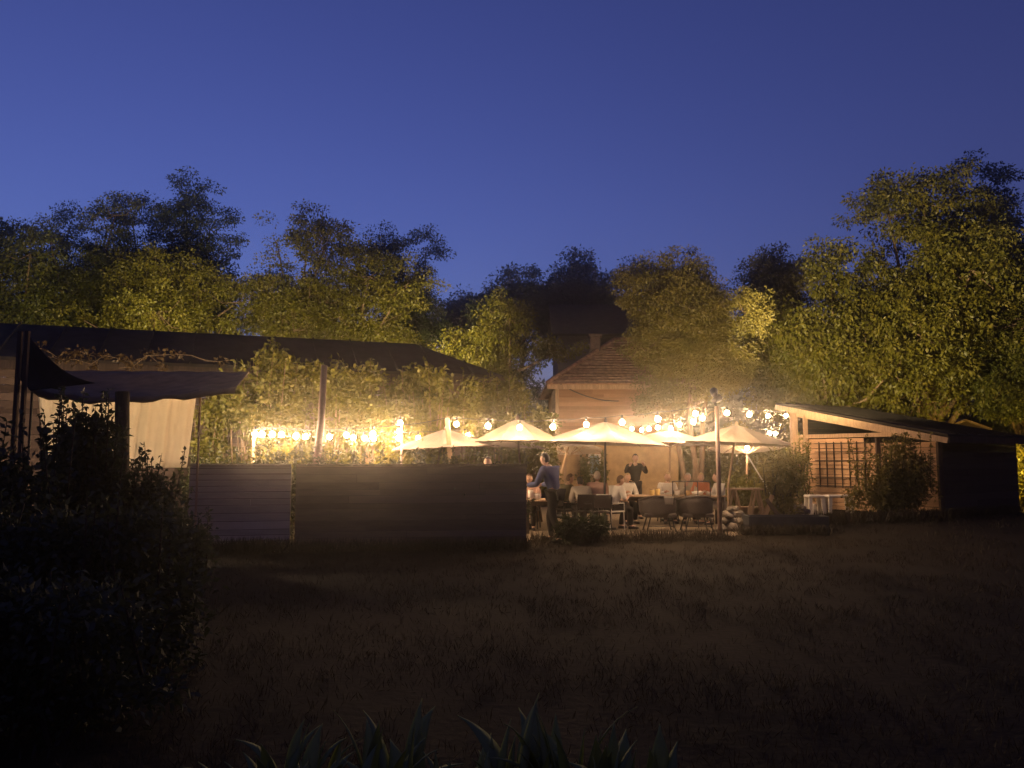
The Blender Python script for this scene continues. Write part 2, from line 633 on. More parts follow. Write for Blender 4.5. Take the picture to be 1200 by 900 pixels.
def grass():
    rng = np.random.default_rng(5)
    V = []
    # tussocks: density falls with distance so that it stays cheap
    for (y0, y1, n, h) in ((3.0, 8.0, 6500, 0.07), (8.0, 16.0, 7500, 0.09), (16.0, 27.0, 4200, 0.12)):
        Y = rng.uniform(y0, y1, n)
        X = rng.uniform(-0.75, 0.75, n) * (Y + 1.5)
        far = (Y > 15.2) & (X > -3) & (X < 4.6) & (Y > 15.2 + 0.2 * (X + 3))
        patch = np.sin(X * 1.7 + np.sin(Y * 1.1) * 2) + np.sin(Y * 2.3 + X * 0.6)
        ok = (~far) & (rng.uniform(-2.2, 2, n) < patch + 0.6)
        X, Y = X[ok], Y[ok]
        k = 6
        base = np.stack([X, Y, np.zeros_like(X)], 1)
        base = np.repeat(base, k, 0) + rng.normal(size=(len(X) * k, 3)) * np.array([0.05, 0.05, 0])
        D = rng.normal(size=base.shape) * 0.45 + np.array([0, 0, 1.0])
        V.append(leaf_quads(rng, base, D, h, 0.07, 0.03))
    # longer uncut grass along the foot of the fence and the terrace edge
    for (px0, Y0, px1, Y1, n, h, wob) in ((225, 13.55, 345, 13.85, 260, 0.26, 0.12), (345, 13.9, 617, 14.45, 520, 0.22, 0.14), (622, 15.6, 850, 16.2, 420, 0.19, 0.28),
                                          (870, 17.1, 965, 17.2, 260, 0.22, 0.12), (960, 20.0, 1100, 21.4, 380, 0.30, 0.3), (1095, 21.6, 1190, 24.2, 300, 0.25, 0.15)):
        f = rng.uniform(0, 1, n)
        X = GX(px0, Y0) + (GX(px1, Y1) - GX(px0, Y0)) * f
        Y = Y0 + (Y1 - Y0) * f + rng.normal(size=n) * wob
        base = np.repeat(np.stack([X, Y, np.zeros(n)], 1), 7, 0) + rng.normal(size=(n * 7, 3)) * np.array([0.06, 0.05, 0])
        D = rng.normal(size=base.shape) * 0.4 + np.array([0, 0, 1.0])
        V.append(leaf_quads(rng, base, D, h, 0.06, 0.03))
    o = quads_mesh('grass', np.concatenate(V), L_grass)
    tag(o, 'short dry grass tufts scattered over the dark lawn', 'grass', kind='stuff')


def haze():
    m = MB()
    m.box((0, 105, 8.5), (320, 320, 19))
    mat, nt, b = new_mat('evening haze')
    nt.nodes.remove(b)
    v = nt.nodes.new('ShaderNodeVolumePrincipled')
    v.inputs['Color'].default_value = (0.95, 0.92, 0.88, 1)
    v.inputs['Density'].default_value = HAZE_DENSITY
    v.inputs['Anisotropy'].default_value = HAZE_G
    nt.links.new(v.outputs[0], nt.nodes['Material Output'].inputs['Volume'])
    o = m.build('haze', mat)
    tag(o, 'thin evening haze hanging over the garden', 'haze', kind='stuff')


ground()
grass()
haze()


# ================================================================== BUILDINGS
def plank_wall(m, a, b, z0, z1, h=0.14, t=0.025, gap=0.008, rng=None, lap=0.0, nrm=None):
    """horizontal boards between ground points a and b (2D), stacked from z0 to z1; z1 may be a function of s (0..1)"""
    a, b = Vector((a[0], a[1], 0)), Vector((b[0], b[1], 0))
    d = (b - a).normalized()
    n = Vector((d.y, -d.x, 0)) if nrm is None else Vector(nrm)
    L = (b - a).length
    top = z1 if callable(z1) else (lambda s: z1)
    rng = rng or random.Random(1)
    z = z0
    while z < max(top(0), top(1)) - 0.02:
        hh = h * rng.uniform(0.72, 1.2)
        # the stretch of this board below the top line
        s0, s1 = 0.0, 1.0
        zt = z + hh
        if top(0) < zt or top(1) < zt:
            if abs(top(1) - top(0)) < 1e-6:
                hh = top(0) - z
                if hh < 0.02:
                    break
            else:
                sx = (zt - top(0)) / (top(1) - top(0))
                if top(0) > top(1):
                    s1 = min(1.0, sx)
                else:
                    s0 = max(0.0, sx)
                if s1 - s0 < 0.02:
                    break
        cuts = [s0]
        s = s0 + rng.uniform(0.8, 2.4) / L
        while s < s1 - 0.6 / L:
            cuts.append(s)
            s += rng.uniform(1.6, 2.6) / L
        cuts.append(s1)
        for q in range(len(cuts) - 1):
            p0 = a + d * (cuts[q] * L + 0.003) + n * (rng.uniform(0, 0.006))
            p1 = a + d * (cuts[q + 1] * L - 0.003) + n * (rng.uniform(0, 0.006))
            c0 = p0 + Vector((0, 0, z + hh / 2 - gap / 2))
            c1 = p1 + Vector((0, 0, z + hh / 2 - gap / 2 + rng.uniform(-.004, .004)))
            up = (Vector((0, 0, 1)) + n * (-lap)).normalized()
            m.bar(c0, c1, t, hh - gap, up=up)
        z += hh


def fence(name, label, a, b, h, mat, post_mat, seed, gap=0.006):
    t = thing(name, label, 'fence', (a[0], a[1], 0))
    rng = random.Random(seed)
    m = MB()
    plank_wall(m, a, b, 0.0, h, 0.125, 0.022, gap, rng)
    bx = MB()
    q0, q1 = Vector((a[0], a[1], h / 2)), Vector((b[0], b[1], h / 2))
    bd = (q1 - q0).normalized()
    bx.bar(q0 + Vector((-bd.y, bd.x, 0)) * 0.0125, q1 + Vector((-bd.y, bd.x, 0)) * 0.0125, 0.004, h - 0.01)
    bx.build('light_stop_sheet', M_dark_wood, t)  # sheet added to stop bulb light leaking between the boards
    m.build('board_panel', mat, t)
    A, B = Vector((a[0], a[1], 0)), Vector((b[0], b[1], 0))
    d = (B - A).normalized()
    n = Vector((-d.y, d.x, 0))
    L = (B - A).length
    k = max(2, int(L / 1.9) + 1)
    for i in range(k):
        p = A + d * (0.05 + (L - 0.1) * i / (k - 1)) + n * 0.062
        MB().box(p + Vector((0, 0, h / 2 - 0.03)), (0.085, 0.085, h + 0.02)).build('post', post_mat, t)
    MB().bar(A + n * 0.01 + Vector((0, 0, h + 0.018)), B + n * 0.01 + Vector((0, 0, h + 0.014)), 0.11, 0.028).build('cap_rail', post_mat, t)
    return t


fl = P(222, 560, 13.75)
fc = P(345, 560, 14.0)
fr = P(617, 560, 14.6)
fence('board_fence', 'grey board fence panel toned for skylight, the paler shorter one at the shrubs', (fl.x, fl.y), (fc.x - 0.06, fc.y), 1.535, M_grey_board, M_grey_board, 4, 0.010)
fence('board_fence', 'long dark brown board fence running up to the standing man', (fc.x + 0.02, fc.y + 0.03), (fr.x, fr.y), 1.53, M_brown_board, M_dark_wood, 9)


# ---- long dark barn behind the vines
def barn():
    A = P(-40, 412, 19.2)
    B = P(590, 437, 24.0)
    d = Vector((B.x - A.x, B.y - A.y, 0)).normalized()
    n = Vector((-d.y, d.x, 0))
    ze = 4.25
    A.z = B.z = ze
    w = 2.3
    zr = 5.45
    t = thing('long_barn', 'long low barn with a dark roof behind the vines', 'barn', (A.x, A.y, 0))
    A2 = A + n * w
    A2.z = zr
    B2 = B + n * w - d * 2.3
    B2.z = zr
    A3 = A + n * 2 * w
    B3 = B + n * 2 * w
    m = MB()
    nz = Vector((0, 0, 1))
    m.slab([A, B, B2, A2], 0.12, nz)
    m.slab([B + Vector((0, 0, -0.003)), B3, B2 + Vector((0, 0, -0.003))], 0.12, nz)
    m.slab([B3, A3, A2, B2], 0.12, nz)
    roof = m.build('roof', M_roof, t)
    # battens / seams up the roof
    s = MB()
    L = (B - A).length
    k = 0.6
    while k < L - 0.2:
        p0 = A + d * k + Vector((0, 0, 0.02))
        f = 1.0 if k < L - 2.3 else (L - k) / 2.3
        p1 = A + d * k + n * w * f + Vector((0, 0, (zr - ze) * f + 0.02))
        s.bar(p0, p1, 0.05, 0.05)
        k += 1.15
    s.build('seams', M_roof, roof)
    fa = MB()
    fa.bar(A + Vector((0, 0, -0.2)) - n * 0.02, B + Vector((0, 0, -0.2)) - n * 0.02, 0.04, 0.22)
    fa.build('fascia', M_dark_wood, t)
    wall = MB()
    wa = A + n * 0.9 + d * 0.5
    wb = B + n * 0.9 - d * 0.6
    plank_wall(wall, (wa.x, wa.y), (wb.x, wb.y), 0.0, ze + 0.28, 0.2, 0.03, 0.01, random.Random(3))
    we = wb + n * (2 * w - 1.8)
    plank_wall(wall, (wb.x + 0.03, wb.y + 0.03), (we.x, we.y), 0.0, ze + 0.2, 0.2, 0.03, 0.01, random.Random(6))
    wall.build('wall', M_brown_board, t)
    for k in (0.3, 5.0, 9.2, L - 0.5):
        p = A + d * k + n * 0.12
        MB().box((p.x, p.y, (ze - 0.1) / 2), (0.14, 0.14, ze - 0.12)).build('post', M_dark_wood, t)


barn()


# ---- orange house in the middle
def house():
    Yf = 27.3
    x0 = GX(654, Yf)
    x1 = GX(795, Yf)
    D = 6.5
    t = thing('timber_house', 'orange timber house with terracotta tile roof and chimney', 'house', (x0, Yf, 0))
    ze = ZZ(450, Yf)
    zc = ZZ(512, Yf)
    wl = MB()
    plank_wall(wl, (x0, Yf), (x1, Yf), zc, ze, 0.145, 0.03, 0.006, random.Random(12), lap=0.08)
    plank_wall(wl, (x0 - 0.0, Yf + D), (x0, Yf + 0.06), 0.0, ze, 0.2, 0.03, 0.006, random.Random(2))
    plank_wall(wl, (x1, Yf + 0.06), (x1, Yf + D), 0.0, ze, 0.2, 0.03, 0.006, random.Random(2))
    wl.box(((x0 + x1) / 2, Yf + D, ze / 2), (x1 - x0, 0.1, ze))
    wl.build('wall', M_clap, t)
    lw = MB()
    lw.box(((x0 + x1) / 2, Yf + 0.06, zc / 2), (x1 - x0, 0.14, zc - 0.01))
    lw.build('lower_wall', M_stucco, t)
    MB().bar((x0 - 0.02, Yf - 0.035, 0), (x0 - 0.02, Yf - 0.035, ze - 0.02), 0.12, 0.05).build('corner_board', M_pale_wood, t)
    # hipped roof with tile courses as real steps
    ov = 0.38
    X0, X1, Y0, Y1 = x0 - ov, x1 + ov, Yf - ov, Yf + D + ov
    zr = ZZ(400, Yf + D / 2)
    hip = (Y1 - Y0) / 2 * 0.78
    RL = Vector((X0 + hip, (Y0 + Y1) / 2, zr))
    RR = Vector((X1 - 0.6, (Y0 + Y1) / 2, zr))
    eL, eR = Vector((X0, Y0, ze - 0.05)), Vector((X1, Y0, ze - 0.05))
    bL, bR = Vector((X0, Y1, ze - 0.05)), Vector((X1, Y1, ze - 0.05))
    m = MB()
    nC = 17

    def courses(a, b, c, e):
        for i in range(nC):
            f0, f1 = i / nC, (i + 1) / nC
            p = [a.lerp(e, f0), b.lerp(c, f0), b.lerp(c, f1), a.lerp(e, f1)]
            nn = (p[1] - p[0]).cross(p[3] - p[0]).normalized()
            if nn.z < 0:
                nn = -nn
            lo = nn * 0.06
            m.slab([p[0] + lo, p[1] + lo, p[2] + nn * 0.01, p[3] + nn * 0.01], 0.05, nn)
    courses(eL, eR, RR, RL)
    courses(bL, eL, RL, RL)
    courses(bR, bL, RL, RR)
    courses(eR, bR, RR, RR)
    roof = m.build('roof', M_tile, t)
    hp = MB()
    hp.tube([eL + Vector((0, 0, 0.06)), RL + Vector((0, 0, 0.06))], 0.08, 8)
    hp.tube([RL + Vector((0, 0, 0.07)), RR + Vector((0, 0, 0.07))], 0.09, 8)
    hp.build('ridge_tiles', M_tile, roof)
    c = P(697, 405, Yf + 2.4)
    ch = MB()
    ch.box((c.x, Yf + 2.4, zr - 0.65), (0.38, 0.38, 1.4))
    ch.box((c.x, Yf + 2.4, zr + 0.08), (0.5, 0.5, 0.08))
    ch.build('chimney', M_brick, roof)
    f = MB()
    f.bar((X0, Y0 - 0.02, ze - 0.14), (X1, Y0 - 0.02, ze - 0.14), 0.03, 0.16)
    f.build('fascia', M_pale_wood, t)
    # window with a pale blue pane
    wx0, wx1 = GX(690, Yf), GX(703, Yf)
    wz0, wz1 = ZZ(556, Yf), ZZ(533, Yf)
    w = MB()
    cx, cz = (wx0 + wx1) / 2, (wz0 + wz1) / 2
    hw, hh = (wx1 - wx0) / 2, (wz1 - wz0) / 2
    for s in (-1, 1):
        w.box((cx + s * hw, Yf - 0.05, cz), (0.06, 0.06, 2 * hh + 0.06))
        w.box((cx, Yf - 0.05, cz + s * hh), (2 * hw - 0.062, 0.06, 0.06))
    wo = w.build('window', M_white, t)
    MB().box((cx, Yf - 0.03, cz), (2 * hw - 0.06, 0.02, 2 * hh - 0.06)).build('pane', M_glass, wo)
    # cable swagged across the boards
    p0, p1 = P(655, 449, Yf - 0.08), P(725, 470, Yf - 0.08)
    pts = [p0.lerp(p1, k / 8) + Vector((0, 0, -0.35 * (1 - (2 * k / 8 - 1) ** 2) * 0.5)) for k in range(9)]
    MB().tube(pts, 0.02, 6).build('cable', M_black, t)
    # door posts of the porch
    for px in (650.5, 656, 662.5):
        p = P(px, 560, Yf - 0.5)
        MB().box((p.x, Yf - 0.5, 1.05), (0.09, 0.09, 2.1)).build('porch_post', M_pale_wood, t)


house()


# ---- dark house far behind
def far_house():
    Y = 46
    x0, x1 = GX(655, Y), GX(745, Y)
    t = thing('dark_house', 'unlit dark house with a plain roof behind the chimney', 'house', (x0, Y, 0))
    ze, zr = ZZ(392, Y), ZZ(357, Y + 3)
    w = MB()
    w.box(((x0 + x1) / 2, Y + 3, ze / 2), (x1 - x0, 6, ze))
    w.build('wall', plain('dark render', (0.10, 0.085, 0.08), 0.9), t)
    m = MB()
    o = 0.4
    a, b = Vector((x0 - o, Y - o, ze)), Vector((x1 + o, Y - o, ze))
    r0, r1 = Vector((x0 - o, Y + 3, zr)), Vector((x1 + o, Y + 3, zr))
    c, e = Vector((x1 + o, Y + 6 + o, ze)), Vector((x0 - o, Y + 6 + o, ze))
    m.slab([a, b, r1, r0], 0.14)
    m.slab([c, e, r0, r1], 0.14)
    roof = m.build('roof', M_roof, t)


far_house()


# ---- lean-to shed on the right
def shed():
    C = Vector((12.14, 22.0, 0))
    Lp = Vector((9.47, 26.0, 0))
    d1 = (Lp - C).normalized()
    d2 = Vector((-d1.y, d1.x, 0))
    if d2.x < 0:
        d2 = -d2
    W1 = (Lp - C).length
    W2 = 4.55
    Rp = C + d2 * W2
    zl, zh = 2.28, 3.30
    t = thing('garden_shed', 'timber lean-to shed with dark sloping roof under the big trees', 'shed', C)
    n1 = -d2                      # outward of lit side
    n2 = -d1                      # outward of shaded side
    mid = 2.55                    # rail height; above it an open strip near the post
    wl = MB()
    # lit side, boards run from L (high) to C (low); the top strip next to L stays open
    rail_z = ZZ(513, 25.6)
    plank_wall(wl, (Lp.x, Lp.y), (C.x, C.y), 0.06, lambda s: min(rail_z, zh + (zl - zh) * s) - 0.0, 0.15, 0.03, 0.012, random.Random(21))
    wl.build('lit_wall', M_shed_board, t)
    wd = MB()
    plank_wall(wd, (C.x + d2.x * 0.04, C.y + d2.y * 0.04), (Rp.x, Rp.y), 0.06, zl, 0.17, 0.03, 0.008, random.Random(22))
    Bk = Lp + d2 * W2
    plank_wall(wd, (Rp.x, Rp.y), (Bk.x, Bk.y), 0.06, lambda s: zl + (zh - zl) * s, 0.17, 0.03, 0.008, random.Random(23))
    plank_wall(wd, (Bk.x, Bk.y), (Lp.x, Lp.y), 0.06, zh, 0.17, 0.03, 0.008, random.Random(24))
    wd.build('shaded_wall', wood('shaded shed boards', (0.02, 0.018, 0.016), (0.055, 0.045, 0.04)), t)  # near-black boards hold the shade of the sides turned from the bulbs
    # roof
    o = 0.32
    slope = (zh - zl) / W1
    a = C - d1 * 0.4 - d2 * o + Vector((0, 0, zl - slope * 0.4))
    b = Rp - d1 * 0.4 + d2 * 0.03 + Vector((0, 0, zl - slope * 0.4))
    c = Bk + d1 * 0.45 + d2 * 0.03 + Vector((0, 0, zh + slope * 0.45))
    e = Lp + d1 * 0.45 - d2 * o + Vector((0, 0, zh + slope * 0.45))
    up = Vector((0, 0, 0.15))
    m = MB()
    m.slab([a + up, b + up, c + up, e + up], 0.06)
    roof = m.build('roof', M_roof, t)
    q = MB()
    for k in range(1, 9):
        p0 = (a + up).lerp(b + up, k / 9) + Vector((0, 0, 0.02))
        p1 = (e + up).lerp(c + up, k / 9) + Vector((0, 0, 0.02))
        q.bar(p0, p1, 0.04, 0.05)
    q.build('seams', M_roof, roof)
    f = MB()
    f.bar(a + Vector((0, 0, -0.03)) - d2 * 0.02, e + Vector((0, 0, 0.01)) - d2 * 0.02, 0.04, 0.16)
    f.build('barge_board', M_pale_wood, t)
    f2 = MB()
    f2.bar(a + Vector((0, 0, 0.0)) - d1 * 0.022, b + Vector((0, 0, 0.0)) - d1 * 0.022, 0.035, 0.17)
    f2.build('fascia', M_dark_wood, t)
    # posts, rails and rafters of the lit side
    MB().box(Lp - d2 * 0.07 - d1 * 0.05 + Vector((0, 0, zh / 2)), (0.2, 0.2, zh)).build('corner_post', M_pale_wood, t)
    MB().box(Lp.lerp(C, 0.10) - d2 * 0.05 + Vector((0, 0, zh / 2 - 0.08)), (0.12, 0.12, zh - 0.2)).build('post', M_pale_wood, t)
    MB().box(C - d2 * 0.05 + Vector((0, 0, zl / 2)), (0.12, 0.12, zl)).build('corner_post', M_dark_wood, t)
    MB().bar(Lp - d2 * 0.06 + Vector((0, 0, rail_z + 0.04)), Lp.lerp(C, 0.72) - d2 * 0.06 + Vector((0, 0, rail_z + 0.03)), 0.09, 0.12).build('rail', M_pale_wood, t)
    MB().bar(Lp - d2 * 0.05 + Vector((0, 0, zh - 0.14)), C - d2 * 0.05 + Vector((0, 0, zl - 0.10)), 0.08, 0.14).build('rafter', M_pale_wood, t)
    # trellis on the lit wall
    tr = MB()
    for k in range(7):
        s = 0.20 + 0.055 * k
        p = Lp.lerp(C, s) - d2 * 0.05
        tr.bar(p + Vector((0, 0, 0.75)), p + Vector((0, 0, 2.2)), 0.03, 0.02)
    for k in range(6):
        z = 0.8 + 0.27 * k
        tr.bar(Lp.lerp(C, 0.17) - d2 * 0.075 + Vector((0, 0, z)), Lp.lerp(C, 0.56) - d2 * 0.075 + Vector((0, 0, z)), 0.02, 0.03)
    tr.build('trellis', M_dark_wood, t)
    MB().box(Lp.lerp(C, 0.62) - d2 * 0.06 + Vector((0, 0, 1.15)), (0.1, 0.1, 2.3)).build('post', M_dark_wood, t)
    return C, Lp, Rp, d1, d2


SH = shed()


# ---- low house roof tip seen over the shed roof, far right
def tip_house():
    Y = 33
    c = P(1128, 494, Y)
    t = thing('distant_cabin', 'small distant cabin whose pale gable shows above the shed roof', 'cabin', (c.x, Y, 0))
    w = MB()
    w.box((c.x, Y + 2.0, 1.46), (1.9, 4, 2.92))
    w.build('wall', M_brown_board, t)
    m = MB()
    a0, a1 = Vector((c.x - 1.1, Y - 0.25, 2.95)), Vector((c.x + 1.1, Y - 0.25, 2.95))
    tp = Vector((c.x, Y - 0.25, c.z + 0.1))
    back = Vector((0, 4.5, 0))
    m.slab([a0, tp, tp + back, a0 + back], 0.1, (-0.3, 0, 1))
    m.slab([tp, a1, a1 + back, tp + back], 0.1, (0.3, 0, 1))
    m.build('roof', M_pale_wood, t)


tip_house()


# ================================================================== LEFT AWNING
def awning():
    # sagging grey tarpaulin on poles, cream curtain below
    t = thing('tarpaulin_awning', 'sagging grey tarpaulin awning strung over the cream curtain', 'awning', (-7.5, 13.2, 0))
    A = P(34, 450, 12.6)
    B = P(276, 455, 13.0)
    Cc = P(292, 436, 15.6)
    Dd = P(60, 434, 15.6)
    n, k = 20, 10
    vs, fs = [], []
    for j in range(k + 1):
        v = j / k
        for i in range(n + 1):
            u = i / n
            p = A.lerp(B, u).lerp(Dd.lerp(Cc, u), v)
            sag = 0.20 * (1 - (2 * min(1, u ** 0.6) - 1) ** 2) * (1 - v) + 0.14 * math.sin(math.pi * u) * math.sin(math.pi * v)
            p = p + Vector((0, 0, -sag + 0.012 * math.sin(u * 40)))
            vs.append(p)
    for j in range(k):
        for i in range(n):
            q = j * (n + 1) + i
            fs.append((q, q + 1, q + n + 2, q + n + 1))
    m = MB().add(vs, fs)
    o = m.build('sheet', M_tarp, t, smooth=True)
    so = o.modifiers.new('t', 'SOLIDIFY')
    so.thickness = 0.012
    # drip hem hanging from the front edge
    h = MB()
    hv = []
    for i in range(n + 1):
        p = vs[i]
        hv += [p + Vector((0, -0.015, 0.0)), p + Vector((0, -0.02 + 0.02 * math.sin(i * 1.9), -0.09 - 0.02 * math.sin(i * 1.3)))]
    h.add(hv, [(2 * i, 2 * i + 2, 2 * i + 3, 2 * i + 1) for i in range(n)])
    hh = h.build('hem', M_tarp, t, smooth=True)
    hh.modifiers.new('t', 'SOLIDIFY').thickness = 0.01
    for px, Y, py in ((235, 13.2, 458), (38, 12.7, 455)):
        p = P(px, py, Y)
        MB().tube([(p.x, Y, -0.05), (p.x, Y, p.z + 0.02)], 0.02, 8).build('pole', M_pale_wood if px == 235 else M_black, t)
    a, b, c, d = P(33, 392, 12.2), P(112, 449, 12.5), P(36, 458, 12.3), P(20, 440, 12.6)
    sv, sf = [], []
    for j in range(9):
        for i in range(9):
            u, v = i / 8, j / 8
            e0, e1 = a.lerp(b, u) + Vector((0, 0, -0.16 * math.sin(math.pi * u))), d.lerp(c, u)
            sv.append(e0.lerp(e1, v))
    for j in range(8):
        for i in range(8):
            q = j * 9 + i
            sf.append((q, q + 1, q + 10, q + 9))
    s2 = MB().add(sv, sf).build('side_sail', M_darksail, t, smooth=True)
    s2.modifiers.new('t', 'SOLIDIFY').thickness = 0.01
    return t


M_darksail = fabric('dark sailcloth', (0.05, 0.048, 0.05), 0.02, 4, 0.3)
awning()


def curtain():
    Y = 14.0
    a, b = P(44, 460, Y), P(230, 462, Y)
    zb = ZZ(548, Y)
    n, k = 90, 10
    vs, fs = [], []
    for j in range(k + 1):
        v = j / k
        for i in range(n + 1):
            u = i / n
            x = a.x + (b.x - a.x) * u - (0.13 * v if u > 0.98 else 0.13 * v * u)
            if u < 0.1:
                x += 0.25 * v * (1 - u / 0.1)
            z = a.z + (zb - a.z) * v - 0.05 * math.sin(math.pi * ((u * 4) % 1.0)) * (1 - v)
            y = Y + 0.045 * math.sin(u * 46 + 1.5 * math.sin(u * 9)) * (0.35 + 0.65 * v) + 0.02 * math.sin(u * 101)
            vs.append((x, y, z))
    for j in range(k):
        for i in range(n):
            q = j * (n + 1) + i
            fs.append((q, q + 1, q + n + 2, q + n + 1))
    o = MB().add(vs, fs).build('curtain', M_cloth, None, (a.x, Y, 0), smooth=True)
    tag(o, 'long cream cloth curtain lit from behind under the awning', 'curtain')
    o.modifiers.new('t', 'SOLIDIFY').thickness = 0.006
    # the lamp under the awning that lights the cloth
    for (px, Yl, pz, lab) in ((190, 15.3, 2.55, 'bare bulb hanging under the awning behind the right curtain folds'),
                              (95, 15.3, 2.5, 'bare bulb hanging under the awning behind the left curtain folds')):
        p = P(px, 480, Yl)
        t = thing('hanging_lamp', lab, 'lamp', (p.x, Yl, pz))
        bb = MB()
        bb.lathe((p.x, Yl, pz), [(0.012, -0.075), (0.045, -0.05), (0.058, 0.0), (0.045, 0.045), (0.02, 0.075)], 12)
        bb.build('bulb', M_lamp, t, smooth=True)
        MB().tube([(p.x, Yl, pz + 0.07), (p.x, Yl, pz + 0.14)], 0.024, 8).build('socket', M_black, t)
        MB().tube([(p.x, Yl, pz + 0.13), (p.x, Yl, pz + 0.62)], 0.006, 6).build('cord', M_black, t)


curtain()

# trunk-like post in front of the curtain, twin posts at the left, leaning post by the bulbs
p = P(138, 600, 12.3)
o = MB().tube([(p.x, 12.3, -0.05), (p.x + 0.03, 12.3, 1.5), (p.x - 0.02, 12.3, 2.72)], [0.13, 0.115, 0.11], 10).build('timber_post', M_darkbark, None, (p.x, 12.3, 0), True)
tag(o, 'thick dark round post standing in front of the cream curtain', 'post')
for px, lab in ((24, 'tall slim dark post, left one of the close pair'), (32.5, 'tall slim dark post, right one of the close pair')):
    Y = 11.8
    a = P(px, 388, Y)
    o = MB().box((a.x, Y, a.z / 2), (0.055, 0.055, a.z)).build('slim_post', M_dark_wood, None, (a.x, Y, 0))
    tag(o, lab, 'post')
a, b = P(380, 428, 15.0), P(369, 560, 15.0)
bb = b + (b - a) * (b.z + 0.05) / (a.z - b.z)
o = MB().tube([bb, b, a.lerp(b, 0.5) + Vector((0.03, 0, 0)), a], [0.085, 0.08, 0.07, 0.06], 9).build('leaning_post', M_pole, None, (bb.x, 15.0, 0), True)
tag(o, 'rough leaning post rising between the left string bulbs', 'post')


# ================================================================== STRING LIGHTS
def string_light(label, pts, bulbs, group='string lights over the terrace'):
    """pts: (px, py, Y) cord supports; bulbs: (px, py, Y)"""
    p0 = P(*pts[0])
    t = thing('string_light', label, 'string light', p0, group)
    knots = sorted([(q[0], P(*q)) for q in pts] + [(q[0], P(*q) + Vector((0, 0, 0.16))) for q in bulbs], key=lambda q: q[0])
    ks = [k[1] for k in knots]
    path = []
    for i in range(len(ks) - 1):
        for f in (0, 0.25, 0.5, 0.75):
            path.append(ks[i].lerp(ks[i + 1], f) + Vector((0, 0, -0.03 * math.sin(math.pi * f))))
    path.append(ks[-1])
    MB().tube(path, 0.008, 5).build('cord', M_black, t)
    for q in bulbs:
        add_bulb(t, P(*q))
    return t


BULB_ME = {}


def add_bulb(t, p):
    if not BULB_ME:
        m = MB()
        m.lathe((0, 0, 0), [(BULB_R * math.sin(math.pi * (0.02 + 0.9 * k / 8)), -BULB_R * math.cos(math.pi * (0.02 + 0.9 * k / 8))) for k in range(9)], 12)
        o = m.build('bulb', M_bulb, None, (0, 0, 0), True)
        s = MB().lathe((0, 0, 0), [(0.016, BULB_R * 0.98), (0.024, BULB_R * 1.2), (0.024, BULB_R * 2.4), (0.012, BULB_R * 2.9)], 10).build('socket', M_black, None, (0, 0, 0), True)
        BULB_ME['b'], BULB_ME['s'] = o, s
        b, k = o, s
    else:
        b = BULB_ME['b'].copy()
        k = BULB_ME['s'].copy()
        COL.objects.link(b)
        COL.objects.link(k)
    b.parent = t
    b.location = p - ORIGIN[t.name]
    k.parent = b
    k.location = (0, 0, 0)
    return b


string_light('string of warm bulbs along the fence from the short pale post, nearer row',
             [(296, 503, 15.6), (470, 500, 17.2)],
             [(299, 509, 15.65), (319, 509, 15.8), (347, 511, 16.0), (376, 510, 16.3), (406, 510, 16.6), (437, 508, 16.9), (468, 505.5, 17.15)])
string_light('string of warm bulbs before the vines, the farther row behind the fence',
             [(298, 503, 15.75), (551, 506, 19.5)],
             [(307, 509, 16.0), (330, 509.5, 16.4), (358, 512, 16.8), (386, 512, 17.2), (414, 513, 17.6), (427, 513.5, 17.8), (438, 514, 18.0), (467, 513, 18.4),
              (490, 513.5, 18.7), (548, 510.5, 19.4)])
string_light('long string of bulbs above the umbrella tops up to the tall dark pole',
             [(470, 498, 17.2), (525, 489, 17.4), (837, 477, 16.7)],
             [(469, 496, 17.2), (535, 497, 17.4), (572, 499, 17.4), (609, 501, 17.3), (648, 500, 17.3), (687, 497.5, 17.2), (729, 495, 17.1), (771, 491, 17.0), (815, 485, 16.8)])
string_light('string of bulbs running from the tall pole back towards the house',
             [(838, 478, 16.8), (735, 497, 25.5)],
             [(823, 490, 17.6), (812.5, 494.5, 18.4), (796, 497.5, 19.4), (786, 502, 20.4), (771, 501, 21.4), (760.5, 502.5, 22.4), (752, 504, 23.4), (740.5, 502.5, 24.4)])
string_light('string of bulbs spanning from the tall pole to the shed corner',
             [(841, 477, 16.8), (928, 480, 25.2)],
             [(852, 484, 17.5), (878, 486, 19.6), (900, 487.5, 21.8), (921, 487, 24.2)])
string_light('short string of two bulbs under the right edge of the end umbrella',
             [(893, 503, 24.0), (916, 503, 24.6)],
             [(902, 507.5, 24.2), (908.5, 508, 24.4)])

string_light('single bulb hanging under the parasol above the standing man', [(628, 522, 21.6), (636, 522, 21.6)], [(632, 529, 21.6)])
string_light('single bulb glowing under the farthest right parasol', [(872, 519, 21.3), (879, 519, 21.3)], [(875.5, 525, 21.35)])

